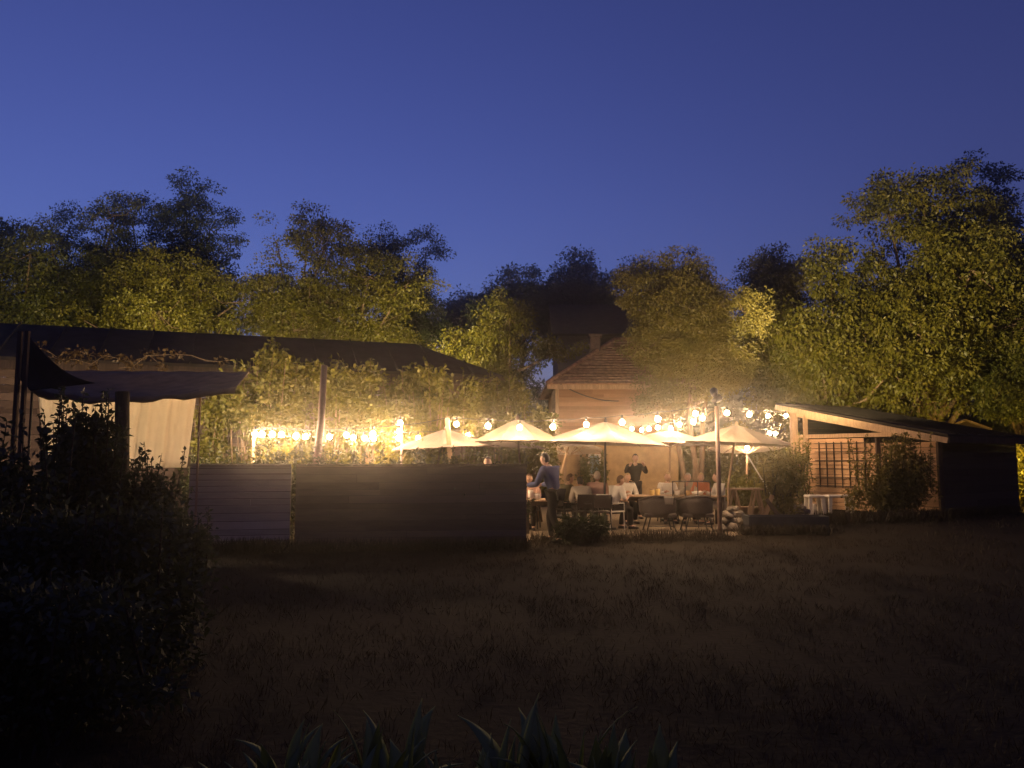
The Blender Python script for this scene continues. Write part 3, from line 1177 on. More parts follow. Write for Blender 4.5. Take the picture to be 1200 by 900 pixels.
# posts that carry them
for (px, py, Y, r, mat, lab) in ((296.5, 503, 15.6, 0.026, M_pale_wood, 'short pale post carrying the left end of the bulb rows'),
                                 (470.5, 497, 17.25, 0.022, M_pole, 'slim post where two bulb strings meet above the vines')):
    a = P(px, py, Y)
    o = MB().tube([(a.x, Y + 0.06, -0.05), (a.x, Y + 0.06, a.z)], r, 10).build('light_post', mat, None, (a.x, Y + 0.06, 0), True)
    tag(o, lab, 'post')
a, b = P(524, 489, 17.45), P(529, 560, 17.45)
bb = b + (b - a) * (b.z + 0.05) / (a.z - b.z)
o = MB().bar(bb, a, 0.10, 0.05, up=(0, 1, 0)).build('light_post', M_pale_wood, None, (bb.x, 17.45, 0))
tag(o, 'pale leaning batten rising through the leftmost umbrella', 'post')
a = P(840, 476, 16.7)
t = thing('light_pole', 'tall dark pole in front of the terrace carrying three bulb strings', 'pole', (a.x, 16.7, 0))
MB().tube([(a.x, 16.7, -0.05), (a.x, 16.7, a.z)], [0.05, 0.045], 12).build('shaft', M_pole, t, smooth=True)
MB().tube([(a.x, 16.7, a.z - 0.16), (a.x + 0.1, 16.72, a.z - 0.1), (a.x + 0.13, 16.74, a.z - 0.22)], 0.012, 6).build('hook', M_pale_wood, t)
MB().tube([(a.x, 16.7, a.z - 0.1), (a.x - 0.12, 16.72, a.z - 0.12), (a.x - 0.2, 16.76, a.z - 0.2)], 0.012, 6).build('hook', M_pale_wood, t)


FLOOD = 15500.0  # strength of the spots added to light the trees


def added_spot(label, p, target, power, size, blend=0.8):
    """spot added to brighten the trees: housing, visor, bracket and its own light"""
    p, target = Vector(p), Vector(target)
    d = (target - p).normalized()
    t = thing('added_spot', label, 'lamp', p)
    MB().tube([p - d * 0.16, p - d * 0.14, p - d * 0.02, p + d * 0.02], [0.03, 0.06, 0.075, 0.08], 12).build('housing', M_black, t)
    MB().tube([p + d * 0.02, p + d * 0.10], [0.08, 0.09], 12, cap=False).build('visor', M_black, t)
    MB().bar(p - d * 0.06 - Vector((0, 0, 0.06)), p - d * 0.06 - Vector((0, 0, 0.26)), 0.03, 0.03).build('bracket', M_black, t)
    ld = bpy.data.lights.new('spot', 'SPOT')
    ld.energy = power
    ld.color = (1.0, 0.77, 0.37)
    ld.spot_size = R(size)
    ld.spot_blend = blend
    ld.shadow_soft_size = 0.06
    lo = bpy.data.objects.new('spot', ld)
    COL.objects.link(lo)
    lo.parent = t
    lo.location = d * 0.11
    lo.rotation_euler = d.to_track_quat('-Z', 'Y').to_euler()
    return t


a = P(840, 476, 16.7)
added_spot('small shaded spot added on the tall dark pole to brighten the big trees', a + Vector((0.02, 0.07, 0.16)), (13.8, 28.5, 7.9), FLOOD * 1.15, 43, 0.6)
added_spot('small shaded spot added on the tall dark pole to brighten the round olive tree', a + Vector((-0.03, 0.07, 0.30)), (5.9, 25.2, 6.6), FLOOD * 0.17, 44, 0.8)
A_, B_ = P(-40, 412, 19.2), P(590, 437, 24.0)  # unseen spots added behind the ridge to light the left trees
d_ = Vector((B_.x - A_.x, B_.y - A_.y, 0)).normalized()
n_ = Vector((-d_.y, d_.x, 0))
for k, (f, lab) in enumerate(((1.5, 'added unseen spot behind the barn ridge, the one at the far left'), (4.8, 'added unseen spot behind the barn ridge left of the middle'),
                              (7.8, 'added unseen spot behind the barn ridge right of the middle'), (11.3, 'added unseen spot behind the right end of the barn ridge'))):
    p_ = A_ + d_ * f + n_ * 2.75
    p_.z = 5.36
    added_spot(lab, p_, p_ + n_ * 4.0 + d_ * (2.2 if k == 3 else -0.3) + Vector((0, 0, 0.7)), FLOOD * (0.36 if k == 3 else 0.19), 92, 1.0)

# ================================================================== UMBRELLAS
def umbrella(label, px, Y, rim_py, apex_py, half_px, canvas, sides=8, tilt=0.0, tilt_y=0.0, rot=0.2, pole_mat=None, pole_px=None, valance=0.0):
    r = half_px / FPX * Y
    c = P(px, rim_py, Y)
    zr, za = c.z, ZZ(apex_py, Y)
    base = P(pole_px or px, 600, Y)
    t = thing('parasol', label, 'parasol', (base.x, Y, 0), 'parasols over the terrace tables')
    top = Vector((c.x, Y, za))
    T = Matrix.Rotation(tilt, 3, 'Y') @ Matrix.Rotation(tilt_y, 3, 'X')

    def pt(ang, f, sag=True):
        # f from 0 (apex) to 1 (rim)
        k = ang / (2 * math.pi / sides)
        frac = k - math.floor(k)
        scal = 1.0 - 0.075 * math.sin(math.pi * frac) * f       # rim scallops between the ribs
        z = -(za - zr) * (f ** 1.12) + 0.008 * math.sin(ang * 17 + px) * f - 0.085 * math.sin(math.pi * f) * math.sin(math.pi * frac)
        return top + T @ Vector((math.cos(ang + rot) * r * f * scal, math.sin(ang + rot) * r * f * scal, z))
    nf, na = 7, sides * 5
    vs = [top]
    fs = []
    for i in range(1, nf + 1):
        for j in range(na):
            vs.append(pt(2 * math.pi * j / na, i / nf))
    for j in range(na):
        j2 = (j + 1) % na
        fs.append((0, 1 + j, 1 + j2))
        for i in range(nf - 1):
            fs.append((1 + i * na + j, 1 + (i + 1) * na + j, 1 + (i + 1) * na + j2, 1 + i * na + j2))
    if valance:
        k0 = len(vs)
        for j in range(na):
            vs.append(pt(2 * math.pi * j / na, 1.0) + Vector((0, 0, -valance)))
        for j in range(na):
            j2 = (j + 1) % na
            fs.append((1 + (nf - 1) * na + j, k0 + j, k0 + j2, 1 + (nf - 1) * na + j2))
    o = MB().add(vs, fs).build('canopy', canvas, t, smooth=False)
    o.modifiers.new('t', 'SOLIDIFY').thickness = 0.006
    pm = pole_mat or M_pale_wood
    MB().tube([(base.x, Y, 0.0), (base.x, Y, 1.0), top + Vector((0, 0, -0.04))], 0.028, 10).build('pole', pm, t, smooth=True)
    MB().lathe(top + Vector((0, 0, -0.02)), [(0.05, 0.0), (0.035, 0.05), (0.03, 0.08), (0.012, 0.11)], 10).build('finial', pm, t, smooth=True)
    MB().lathe((base.x, Y, 0.018), [(0.26, 0.0), (0.26, 0.05), (0.08, 0.09), (0.045, 0.25)], 14).build('base', M_black, t, smooth=False)
    hub = top + Vector((0, 0, -0.45))
    for k in range(sides):
        a = 2 * math.pi * k / sides
        rb = MB()
        pts = [pt(a, f) + Vector((0, 0, -0.022)) for f in (0.03, 0.35, 0.7, 0.985)]
        rb.tube(pts, 0.010, 5)
        rb.tube([hub, pt(a, 0.52) + Vector((0, 0, -0.03))], 0.009, 5)
        rb.build('rib', pm, t)
    return t


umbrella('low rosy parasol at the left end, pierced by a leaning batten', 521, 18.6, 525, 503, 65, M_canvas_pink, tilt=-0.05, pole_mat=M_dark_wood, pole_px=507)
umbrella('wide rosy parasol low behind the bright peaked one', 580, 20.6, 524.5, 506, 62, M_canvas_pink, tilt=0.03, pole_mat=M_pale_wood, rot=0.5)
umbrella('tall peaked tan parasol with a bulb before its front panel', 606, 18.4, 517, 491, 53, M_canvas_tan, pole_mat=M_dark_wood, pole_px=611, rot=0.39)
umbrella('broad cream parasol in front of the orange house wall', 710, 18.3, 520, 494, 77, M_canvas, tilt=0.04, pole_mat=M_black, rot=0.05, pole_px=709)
umbrella('cream parasol with lit underside behind the standing man', 668, 22.0, 528, 515, 40, M_canvas_underlit, tilt=0.0, tilt_y=-0.12, rot=0.3, pole_px=655)
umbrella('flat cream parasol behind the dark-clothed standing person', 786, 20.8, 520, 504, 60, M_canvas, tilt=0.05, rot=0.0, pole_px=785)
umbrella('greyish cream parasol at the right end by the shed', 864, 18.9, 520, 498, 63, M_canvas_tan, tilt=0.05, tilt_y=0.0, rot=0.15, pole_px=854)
umbrella('cream parasol with an underlit canvas tone seen from below, farthest right behind the pole', 876, 21.5, 523, 513, 47, M_canvas_underlit, tilt=0.0, tilt_y=-0.18, rot=0.4, pole_px=876)

# ================================================================== VINES ALONG THE BARN
def vine(label, px0, px1, Y, tops, mat, seed, n=420, per=34, leaf=0.11):
    """leafy screen from the ground up to an uneven top line; tops = [(px, py)...]"""
    rng = np.random.default_rng(seed)
    xa, xb = GX(px0, Y), GX(px1, Y)
    t = thing('climbing_vine', label, 'vine', ((xa + xb) / 2, Y, 0), 'vines and shrubs in front of the barn')
    tx = np.array([P(q[0], q[1], Y).x for q in tops])
    tz = np.array([P(q[0], q[1], Y).z for q in tops])
    X = rng.uniform(xa, xb, n)
    H = np.interp(X, tx, tz)
    # uneven mounds: fewer clusters in some patches
    Z = H * rng.uniform(0.18, 1.0, n) ** 0.75
    gap = np.sin(X * 3.1 + seed) + np.sin(Z * 3.7 + X * 1.3 + seed * 2)
    ok = gap + rng.uniform(-0.6, 1.4, n) > -0.35
    X, Z = X[ok], Z[ok]
    Yy = Y + rng.uniform(-0.5, 0.5, len(X)) * (1.15 - 0.5 * Z / H.max()) + 0.25 * np.sin(X * 2.2 + Z * 2)
    C = np.stack([X, Yy, Z], 1)
    V = [cluster_leaves(rng, C, 0.24, per, leaf, 0.8, 0.25, 0.62)]
    m = MB()
    for k in range(26):                                     # shoots
        x = rng.uniform(xa, xb)
        h = float(np.interp(x, tx, tz))
        s0 = Vector((x, Y + rng.uniform(-.3, .3), 0.0))
        e = Vector((x + rng.uniform(-.35, .35), Y + rng.uniform(-.35, .35), h * rng.uniform(0.85, 1.1)))
        md = s0.lerp(e, 0.5) + Vector((rng.uniform(-.2, .2), rng.uniform(-.1, .1), 0))
        m.tube([s0, md, e], [0.03, 0.02, 0.006], 5)
        q = np.array([list(md.lerp(e, f)) for f in np.linspace(0.3, 1.0, 22)])
        q = np.repeat(q, 2, 0)
        V.append(leaf_quads(rng, q, rng.normal(size=q.shape) + np.array([0, 0, 0.1]), leaf * 1.05, 0.6))
    quads_mesh('foliage', np.concatenate(V), mat, t)
    m.build('stems', M_bark, t, smooth=True)
    return t


vine('tall tangled vine with a ragged rusty crest at the left of the bulbs', 238, 345, 18.3, [(238, 480), (262, 452), (290, 432), (318, 405), (335, 425), (346, 440)], L_vine, 31, n=520)
vine('yellow green vine behind the leaning post', 335, 400, 18.9, [(335, 440), (365, 428), (385, 432), (400, 440)], L_vine, 32, n=330)
vine('rounded vine mound with an open hollow near its top', 395, 462, 19.2, [(395, 450), (420, 434), (440, 436), (462, 455)], L_vine, 33, n=330)
vine('broad vine mound below the end of the barn roof', 455, 560, 19.6, [(455, 452), (490, 434), (520, 430), (545, 440), (560, 450)], L_vine, 34, n=520)
vine('lower loose vine tapering off towards the orange house', 550, 648, 20.6, [(550, 448), (580, 452), (600, 446), (622, 470), (648, 492)], L_vine, 35, n=420)


def creeper():
    rng = np.random.default_rng(77)
    Y = 18.9
    t = thing('roof_creeper', 'thin rusty creeper trailing along the barn eave', 'creeper', (GX(200, Y), Y, 0))
    C = []
    m = MB()
    for (px0, px1, py0, py1) in ((55, 190, 418, 424), (140, 275, 424, 416), (40, 110, 412, 420)):
        a, b = P(px0, py0, Y), P(px1, py1, Y)
        pts = [a.lerp(b, k / 8) + Vector((0, rng.uniform(-.1, .1), rng.uniform(-.16, .16))) for k in range(9)]
        m.tube(pts, 0.008, 5)
        for p_ in pts:
            if rng.uniform() < 0.75:
                C.append(list(p_))
    s0 = P(300, 560, Y)
    m.tube([(s0.x, Y, -0.05), (s0.x - 0.1, Y, 2.0), P(297, 424, Y)], [0.02, 0.015, 0.009], 6)
    V = cluster_leaves(rng, np.array(C), 0.2, 40, 0.09, 0.7, 0.2, 0.6)
    quads_mesh('foliage', V, L_rust, t)
    m.build('stems', M_bark, t)


creeper()

# dark plant tops just behind the fence
for i, (px, top, w, lab) in enumerate([(262, 536, 0.9, 'low dark bedding plant tops above the grey fence panel'),
                                       (330, 533, 1.2, 'dark bedding plant tops by the fence corner below the bulbs'),
                                       (405, 534, 1.1, 'dark bedding plant tops behind the brown fence near the leaning post'),
                                       (470, 532, 1.2, 'dark bedding plant tops behind the brown fence below the paired bulbs'),
                                       (540, 536, 1.0, 'dark bedding plant tops behind the brown fence under the rosy parasol')]):
    Y = 14.9
    shrub('bedding_plant', lab, GX(px, Y), Y, w, ZZ(top, Y), L_dark, 200 + i, leaf=0.10, clusters=60, per=26, crad=0.16, spikes=9, cat='plant', group='plants along the back of the fence')
for i, (px, top, w, lab) in enumerate([(238, 534, 0.7, 'low dark plant tops at the left end of the grey fence panel'),
                                       (298, 532, 0.8, 'dark plant tops at the foot of the short pale post'),
                                       (372, 531, 0.9, 'dark plant tops at the foot of the leaning post'),
                                       (438, 535, 0.9, 'dark plant tops behind the middle of the brown fence'),
                                       (505, 534, 0.9, 'dark plant tops at the foot of the leftmost parasol'),
                                       (590, 537, 0.8, 'dark plant tops at the right end of the brown fence')]):
    Y = 15.05
    shrub('bedding_plant', lab, GX(px, Y), Y, w, ZZ(top, Y), L_dark, 240 + i, leaf=0.09, clusters=70, per=26, crad=0.14, spikes=16, cat='plant', depth=0.3, group='plants along the back of the fence')
# brighter bushes right behind the bulbs
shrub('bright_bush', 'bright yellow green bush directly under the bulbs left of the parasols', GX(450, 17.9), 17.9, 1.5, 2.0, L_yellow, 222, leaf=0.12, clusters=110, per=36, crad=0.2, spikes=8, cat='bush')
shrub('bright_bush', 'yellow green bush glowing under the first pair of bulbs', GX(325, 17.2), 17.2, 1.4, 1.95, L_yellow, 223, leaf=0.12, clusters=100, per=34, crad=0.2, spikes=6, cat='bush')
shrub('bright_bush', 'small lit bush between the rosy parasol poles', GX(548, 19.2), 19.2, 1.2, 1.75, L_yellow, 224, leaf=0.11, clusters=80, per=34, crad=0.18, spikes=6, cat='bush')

# ================================================================== TREES
def T(label, px, Y, top, wpx, bot, mat, seed, **kw):
    name = kw.pop('name', 'tree')
    x = P(px, 400, Y).x
    w = wpx / FPX * Y
    if 'trunk_px' in kw:
        kw['trunk_x'] = GX(kw.pop('trunk_px'), Y)
    return tree(name, label, x, Y, ZZ(top, Y), w, max(0.6, ZZ(bot, Y)), mat, seed, **kw)


GL = 'trees behind the barn'
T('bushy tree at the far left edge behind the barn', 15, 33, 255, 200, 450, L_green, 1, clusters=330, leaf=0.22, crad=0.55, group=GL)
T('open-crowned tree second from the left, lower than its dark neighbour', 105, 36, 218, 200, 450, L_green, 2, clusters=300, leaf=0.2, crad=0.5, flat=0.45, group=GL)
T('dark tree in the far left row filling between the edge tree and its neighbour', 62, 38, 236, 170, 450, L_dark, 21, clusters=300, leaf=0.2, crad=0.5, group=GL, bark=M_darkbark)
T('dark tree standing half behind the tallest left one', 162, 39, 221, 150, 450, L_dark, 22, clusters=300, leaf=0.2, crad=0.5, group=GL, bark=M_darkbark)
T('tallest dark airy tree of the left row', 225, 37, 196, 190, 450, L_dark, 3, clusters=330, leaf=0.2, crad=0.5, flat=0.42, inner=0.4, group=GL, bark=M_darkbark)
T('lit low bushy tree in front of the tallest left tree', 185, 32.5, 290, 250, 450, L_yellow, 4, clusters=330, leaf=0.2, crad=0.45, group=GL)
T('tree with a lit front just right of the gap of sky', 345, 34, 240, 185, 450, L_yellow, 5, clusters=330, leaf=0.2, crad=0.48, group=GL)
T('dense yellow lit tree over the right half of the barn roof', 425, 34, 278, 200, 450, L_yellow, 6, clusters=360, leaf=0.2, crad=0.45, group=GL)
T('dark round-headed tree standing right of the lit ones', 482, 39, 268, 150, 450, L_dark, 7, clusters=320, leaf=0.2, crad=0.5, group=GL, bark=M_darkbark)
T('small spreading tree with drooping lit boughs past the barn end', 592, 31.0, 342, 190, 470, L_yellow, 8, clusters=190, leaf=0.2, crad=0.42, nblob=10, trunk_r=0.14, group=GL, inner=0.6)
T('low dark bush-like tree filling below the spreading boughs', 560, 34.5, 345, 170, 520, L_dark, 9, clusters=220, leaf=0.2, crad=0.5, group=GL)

GF = 'unlit trees far beyond the houses'
T('black distant tree, the left lower head of the silhouette', 612, 56, 312, 130, 420, L_dark, 11, clusters=260, leaf=0.34, crad=0.8, per=40, group=GF, bark=M_darkbark)
T('black distant tree with the highest rounded head of the silhouette', 688, 57, 294, 140, 420, L_dark, 12, clusters=280, leaf=0.34, crad=0.8, per=40, group=GF, bark=M_darkbark)
T('black distant tree right of the dark house roof', 768, 60, 306, 130, 420, L_dark, 13, clusters=240, leaf=0.34, crad=0.8, per=40, group=GF, bark=M_darkbark)
T('black distant tree standing low behind the gap of sky', 548, 62, 342, 120, 420, L_dark, 14, clusters=200, leaf=0.34, crad=0.8, per=40, group=GF, bark=M_darkbark)

T('olive brown round-crowned tree rising between house and shed', 807, 25.6, 290, 212, 490, L_olive, 15, box=2.5, name='multi_stem_tree', clusters=900, per=60, leaf=0.14, crad=0.38, nblob=20, stems=3, trunk_r=0.16, trunk_px=812, depth=0.7)

GR = 'tall trees behind the shed'
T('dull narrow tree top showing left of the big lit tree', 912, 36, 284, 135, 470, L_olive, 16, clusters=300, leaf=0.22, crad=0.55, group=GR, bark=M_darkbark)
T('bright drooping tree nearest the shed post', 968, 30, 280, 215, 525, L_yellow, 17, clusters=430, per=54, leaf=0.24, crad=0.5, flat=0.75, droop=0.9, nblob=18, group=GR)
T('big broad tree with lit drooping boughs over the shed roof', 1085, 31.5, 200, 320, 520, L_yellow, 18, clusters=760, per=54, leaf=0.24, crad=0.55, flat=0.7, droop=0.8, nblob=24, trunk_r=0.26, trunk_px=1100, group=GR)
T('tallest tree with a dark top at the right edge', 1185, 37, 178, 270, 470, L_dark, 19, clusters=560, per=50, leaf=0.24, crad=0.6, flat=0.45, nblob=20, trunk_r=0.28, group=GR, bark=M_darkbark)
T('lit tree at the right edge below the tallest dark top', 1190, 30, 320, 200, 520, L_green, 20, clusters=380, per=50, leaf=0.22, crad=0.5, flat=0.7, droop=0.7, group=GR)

# far-off wood that closes the horizon
def woods():
    rng = np.random.default_rng(90)
    n = 5200
    ang = rng.uniform(-0.85, 0.85, n)
    dist = rng.uniform(66, 82, n)
    X, Y = np.sin(ang) * dist, np.cos(ang) * dist
    H = 6.0 + 2.2 * np.sin(ang * 9) + 1.4 * np.sin(ang * 23 + 1)
    Z = H * rng.uniform(0.05, 1, n) ** 0.7
    V = cluster_leaves(rng, np.stack([X, Y, Z], 1), 1.1, 12, 0.7, 0.8, 0.2)
    o = quads_mesh('woods', V, L_dark)
    tag(o, 'far dark wood closing the horizon behind the garden', 'woods', kind='stuff')


woods()

# hedge and plants behind the terrace on the right
def hedge(label, px0, px1, Y, top, mat, seed, depth=1.2):
    rng = np.random.default_rng(seed)
    xa, xb = GX(px0, Y), GX(px1, Y)
    h = ZZ(top, Y)
    t = thing('hedge', label, 'hedge', ((xa + xb) / 2, Y, 0))
    n = int(420 * (xb - xa) / 3 * h / 2.5)
    X = rng.uniform(xa, xb, n)
    Z = rng.uniform(0.05, 1, n) * h * (0.88 + 0.12 * np.sin(X * 2.4))
    C = np.stack([X, Y + rng.uniform(-.5, .5, n) * depth, Z], 1)
    quads_mesh('foliage', cluster_leaves(rng, C, 0.26, 36, 0.11, 0.9, 0.15, 0.5), mat, t)
    m = MB()
    x = xa + 0.3
    while x < xb:
        m.tube([(x, Y, -0.03), (x + 0.1, Y, h * 0.45), (x - 0.06, Y, h * 0.85)], [0.05, 0.035, 0.012], 6)
        x += 0.8
    m.build('stems', M_darkbark, t)


hedge('dull clipped hedge closing the terrace behind the right parasols', 790, 935, 29.0, 497, L_olive, 51)
hedge('dark hedge running behind the shed to the right edge', 940, 1330, 36.0, 440, L_dark, 52)
hedge('bright yellow lit hedge beyond the right end of the shed', 1178, 1300, 27.6, 505, L_yellow, 53, 0.8)

# yellow lamp behind the shed that lights that hedge
Rp, d1, d2 = SH[2], SH[3], SH[4]
q = Vector((Rp.x + 0.75, 26.3, 0))
t = thing('yard_lamp', 'yellow yard lamp on a post at the far end of the shed', 'lamp', q)
MB().tube([(q.x, q.y, -0.05), (q.x, q.y, 1.75)], 0.035, 8).build('post', M_black, t)
MB().lathe((q.x, q.y, 1.86), [(0.02, -0.09), (0.07, -0.05), (0.085, 0.0), (0.07, 0.05), (0.03, 0.085)], 12).build('bulb', M_sodium, t, smooth=True)
MB().lathe((q.x, q.y, 1.97), [(0.15, 0.0), (0.10, 0.05), (0.03, 0.09)], 12).build('lamp_cap', M_black, t)

# shrubs by the shed and the terrace
shrub('climbing_bush', 'big shaggy bush against the lit shed wall', GX(1045, 21.6), 21.6, 2.2, 2.15, L_olive, 61, leaf=0.10, clusters=230, per=42, crad=0.24, spikes=22, cat='bush', depth=0.45)
shrub('tall_grass_plant', 'dark spiky plant beside the shed post', GX(912, 20.4), 20.4, 1.0, 1.75, L_olive, 62, leaf=0.16, clusters=90, per=34, crad=0.2, spikes=26, cat='plant', width_leaf=0.22)
shrub('yellow_bush', 'small yellow green bush behind the trestle plank', GX(872, 21.5), 21.5, 1.0, 1.35, L_yellow, 63, leaf=0.10, clusters=70, per=34, crad=0.18, spikes=8, cat='bush')
shrub('dark_weed', 'dark leafy weed in front of the terrace chairs', GX(690, 15.6), 15.6, 0.7, 0.5, L_dark, 64, leaf=0.09, clusters=30, per=30, crad=0.15, spikes=10, cat='plant')
shrub('dark_weed', 'dark weed clump growing at the fence end by the standing man', GX(668, 15.3), 15.3, 0.5, 0.5, L_dark, 65, leaf=0.08, clusters=36, per=28, crad=0.12, spikes=8, cat='plant')
shrub('wall_climber', 'leafy sprig climbing the cream wall round the blue window', GX(698, 27.0), 27.0, 1.1, 1.9, L_green, 66, leaf=0.11, clusters=30, per=20, crad=0.16, spikes=12, cat='plant', depth=0.2, base=0.4)
shrub('shed_creeper', 'pale flecked creeper at the foot of the shed post', GX(940, 24.6), 24.6, 0.9, 2.3, L_vine, 67, leaf=0.09, clusters=60, per=26, crad=0.18, spikes=14, cat='plant', depth=0.4)

# ================================================================== TERRACE FURNITURE
def table(label, px0, px1, Y, depth=0.8, h=0.75, mat=None, cloth=None):
    x0, x1 = GX(px0, Y), GX(px1, Y)
    t = thing('terrace_table', label, 'table', ((x0 + x1) / 2, Y, 0), 'tables under the parasols')
    n = 6
    m = MB()
    for k in range(n):
        y = Y - depth / 2 + depth * (k + 0.5) / n
        m.box(((x0 + x1) / 2, y, h - 0.015), (x1 - x0, depth / n - 0.008, 0.03))
    m.build('tabletop', mat or M_pale_wood, t)
    for sx in (x0 + 0.12, x1 - 0.12):
        for sy in (-1, 1):
            MB().box((sx, Y + sy * (depth / 2 - 0.09), h / 2 - 0.01), (0.06, 0.06, h - 0.045)).build('leg', M_dark_wood, t)
    MB().bar((x0 + 0.12, Y, h - 0.09), (x1 - 0.12, Y, h - 0.09), 0.04, 0.1).build('apron', M_dark_wood, t)
    return t


table('long pale table where most of the guests sit', 728, 848, 19.6)
table('pale table half hidden by the fence end and the standing man', 612, 650, 17.6, 0.9)
table('pale table between the dark-jacketed guest and the guests in pale shirts', 655, 705, 19.4)


def chair(label, x, Y, yaw, mat_frame, mat_seat, back_h=0.80, seat_h=0.44, group='terrace chairs'):
    t = thing('garden_chair', label, 'chair', (x, Y, 0), group)
    Rm = Matrix.Rotation(yaw, 3, 'Z')
    o = Vector((x, Y, 0))

    def L(a, b, c):
        return o + Rm @ Vector((a, b, c))
    m = MB()
    m.box(L(0, 0, seat_h), (0.46, 0.44, 0.035), Rm)
    m.build('seat', mat_seat, t, bevel=0.008)
    b = MB()
    tl = Rm @ Matrix.Rotation(R(10), 3, 'X')
    b.box(L(0, -0.25, (seat_h + back_h) / 2 + 0.07), (0.44, 0.025, back_h - seat_h - 0.06), tl)
    b.build('backrest', mat_seat, t, bevel=0.008)
    for sx in (-1, 1):
        MB().tube([L(sx * 0.23, 0.2, 0.0), L(sx * 0.21, 0.19, seat_h + 0.01)], 0.014, 6).build('leg', mat_frame, t)
        MB().tube([L(sx * 0.23, -0.24, 0.0), L(sx * 0.22, -0.2, seat_h), L(sx * 0.22, -0.3, back_h)], 0.014, 6).build('leg', mat_frame, t)
        MB().tube([L(sx * 0.25, -0.24, 0.64), L(sx * 0.26, 0.16, 0.63), L(sx * 0.23, 0.2, 0.46)], 0.014, 6).build('armrest', mat_frame, t)
    return t


def sofa(label, px0, px1, Y):
    """low dark garden seat with a barrel-shaped back, seen from behind"""
    x0, x1 = GX(px0, Y), GX(px1, Y)
    w = x1 - x0
    cx = (x0 + x1) / 2
    t = thing('garden_armchair', label, 'armchair', (cx, Y, 0), 'dark armchairs at the front of the terrace')
    n = 18
    vs, fs = [], []
    for i in range(n + 1):
        a = math.pi * (i / n)
        x = cx - math.cos(a) * w / 2
        y = Y + 0.45 - math.sin(a) ** 0.7 * 0.55
        tz = 0.80 - 0.10 * (abs(math.cos(a)) ** 3)
        for (rr, z) in ((0.90, 0.36), (1.0, 0.46), (1.03, 0.66), (1.0, tz)):
            vs.append((cx + (x - cx) * rr, Y + (y - Y) * rr, z))
    for i in range(n):
        for k in range(3):
            q = i * 4 + k
            fs.append((q, q + 4, q + 5, q + 1))
    bk = MB().add(vs, fs).build('backrest', M_wicker, t, smooth=True)
    bk.modifiers.new('t', 'SOLIDIFY').thickness = 0.035
    MB().tube([Vector(vs[i * 4 + 3]) + Vector((0, 0, 0.01)) for i in range(n + 1)], 0.026, 8).build('top_rail', M_wicker, t)
    MB().box((cx, Y + 0.22, 0.38), (w * 0.86, 0.56, 0.09)).build('seat', M_wicker, t, bevel=0.02)
    for sx in (-1, 1):
        for yy in (-0.05, 0.42):
            MB().tube([(cx + sx * w * 0.28, Y + yy, 0.36), (cx + sx * w * 0.40, Y + yy * 1.15, 0.0)], 0.014, 6).build('leg', M_black, t)
    MB().tube([(cx - w * 0.35, Y - 0.05, 0.14), (cx + w * 0.35, Y - 0.05, 0.14)], 0.010, 6).build('stretcher', M_black, t)
    return t


M_wicker = plain('dark wicker', (0.045, 0.032, 0.030), 0.65, var=0.35, scale=60, bmp=0.7)
sofa('dark barrel-backed armchair with a pale napkin over its back', 752, 795, 17.7)
sofa('dark barrel-backed armchair nearest the tall pole', 797, 838, 17.7)
# napkin over the first
a = P(779, 579, 17.55)
vs = []
for j in range(5):
    for i in range(6):
        u, v = i / 5 - 0.5, j / 4
        vs.append((a.x + u * 0.22 * (1 - 0.25 * v), 17.11 + 0.012 * math.sin(i * 2.1) - 0.012 * v, 0.835 - v * 0.17))
fs = [(j * 6 + i, j * 6 + i + 1, (j + 1) * 6 + i + 1, (j + 1) * 6 + i) for j in range(4) for i in range(5)]
o = MB().add(vs, fs).build('napkin', M_canvas, None, (a.x, 17.11, 0.8), True)
o.modifiers.new('t', 'SOLIDIFY').thickness = 0.008
tag(o, 'pale napkin hung over the back of a dark armchair', 'napkin')

chair('chair with a pale seat under the man in the white shirt', GX(716, 18.3), 18.3, R(-55), M_white, M_white)
chair('dark chair turned away beside the white shirted man', GX(700, 18.0), 18.0, R(20), M_black, M_wicker)
chair('dark chair of the person in the dark jacket', GX(663, 19.0), 18.9, R(-60), M_black, M_wicker)
chair('dark chair behind the pale shirted guest leaning forward', GX(684, 18.3), 18.3, R(10), M_black, M_wicker)
chair('slim chair of the guest half hidden by the fence end', GX(620, 18.6), 18.6, R(170), M_black, M_wicker)
chair('slim dark chair across the long table from the armchairs', GX(782, 20.5), 20.5, R(180), M_black, M_wicker)
chair('slim chair of the guest in the orange top', GX(820, 20.5), 20.5, R(178), M_black, M_wicker)


def jar(label, px, Y, h, r, mat, cat='candle jar'):
    x = GX(px, Y)
    t = thing('candle_jar', label, cat, (x, Y, 0.752), 'things set on the tables')
    MB().lathe((x, Y, 0.752), [(r * 0.8, 0), (r, 0.02), (r, h * 0.85), (r * 0.82, h)], 12).build('glass', mat, t, smooth=True)
    MB().lathe((x, Y, 0.752 + h), [(r * 0.9, -0.01), (r * 0.9, 0.012)], 12).build('lid', M_pale_wood, t)


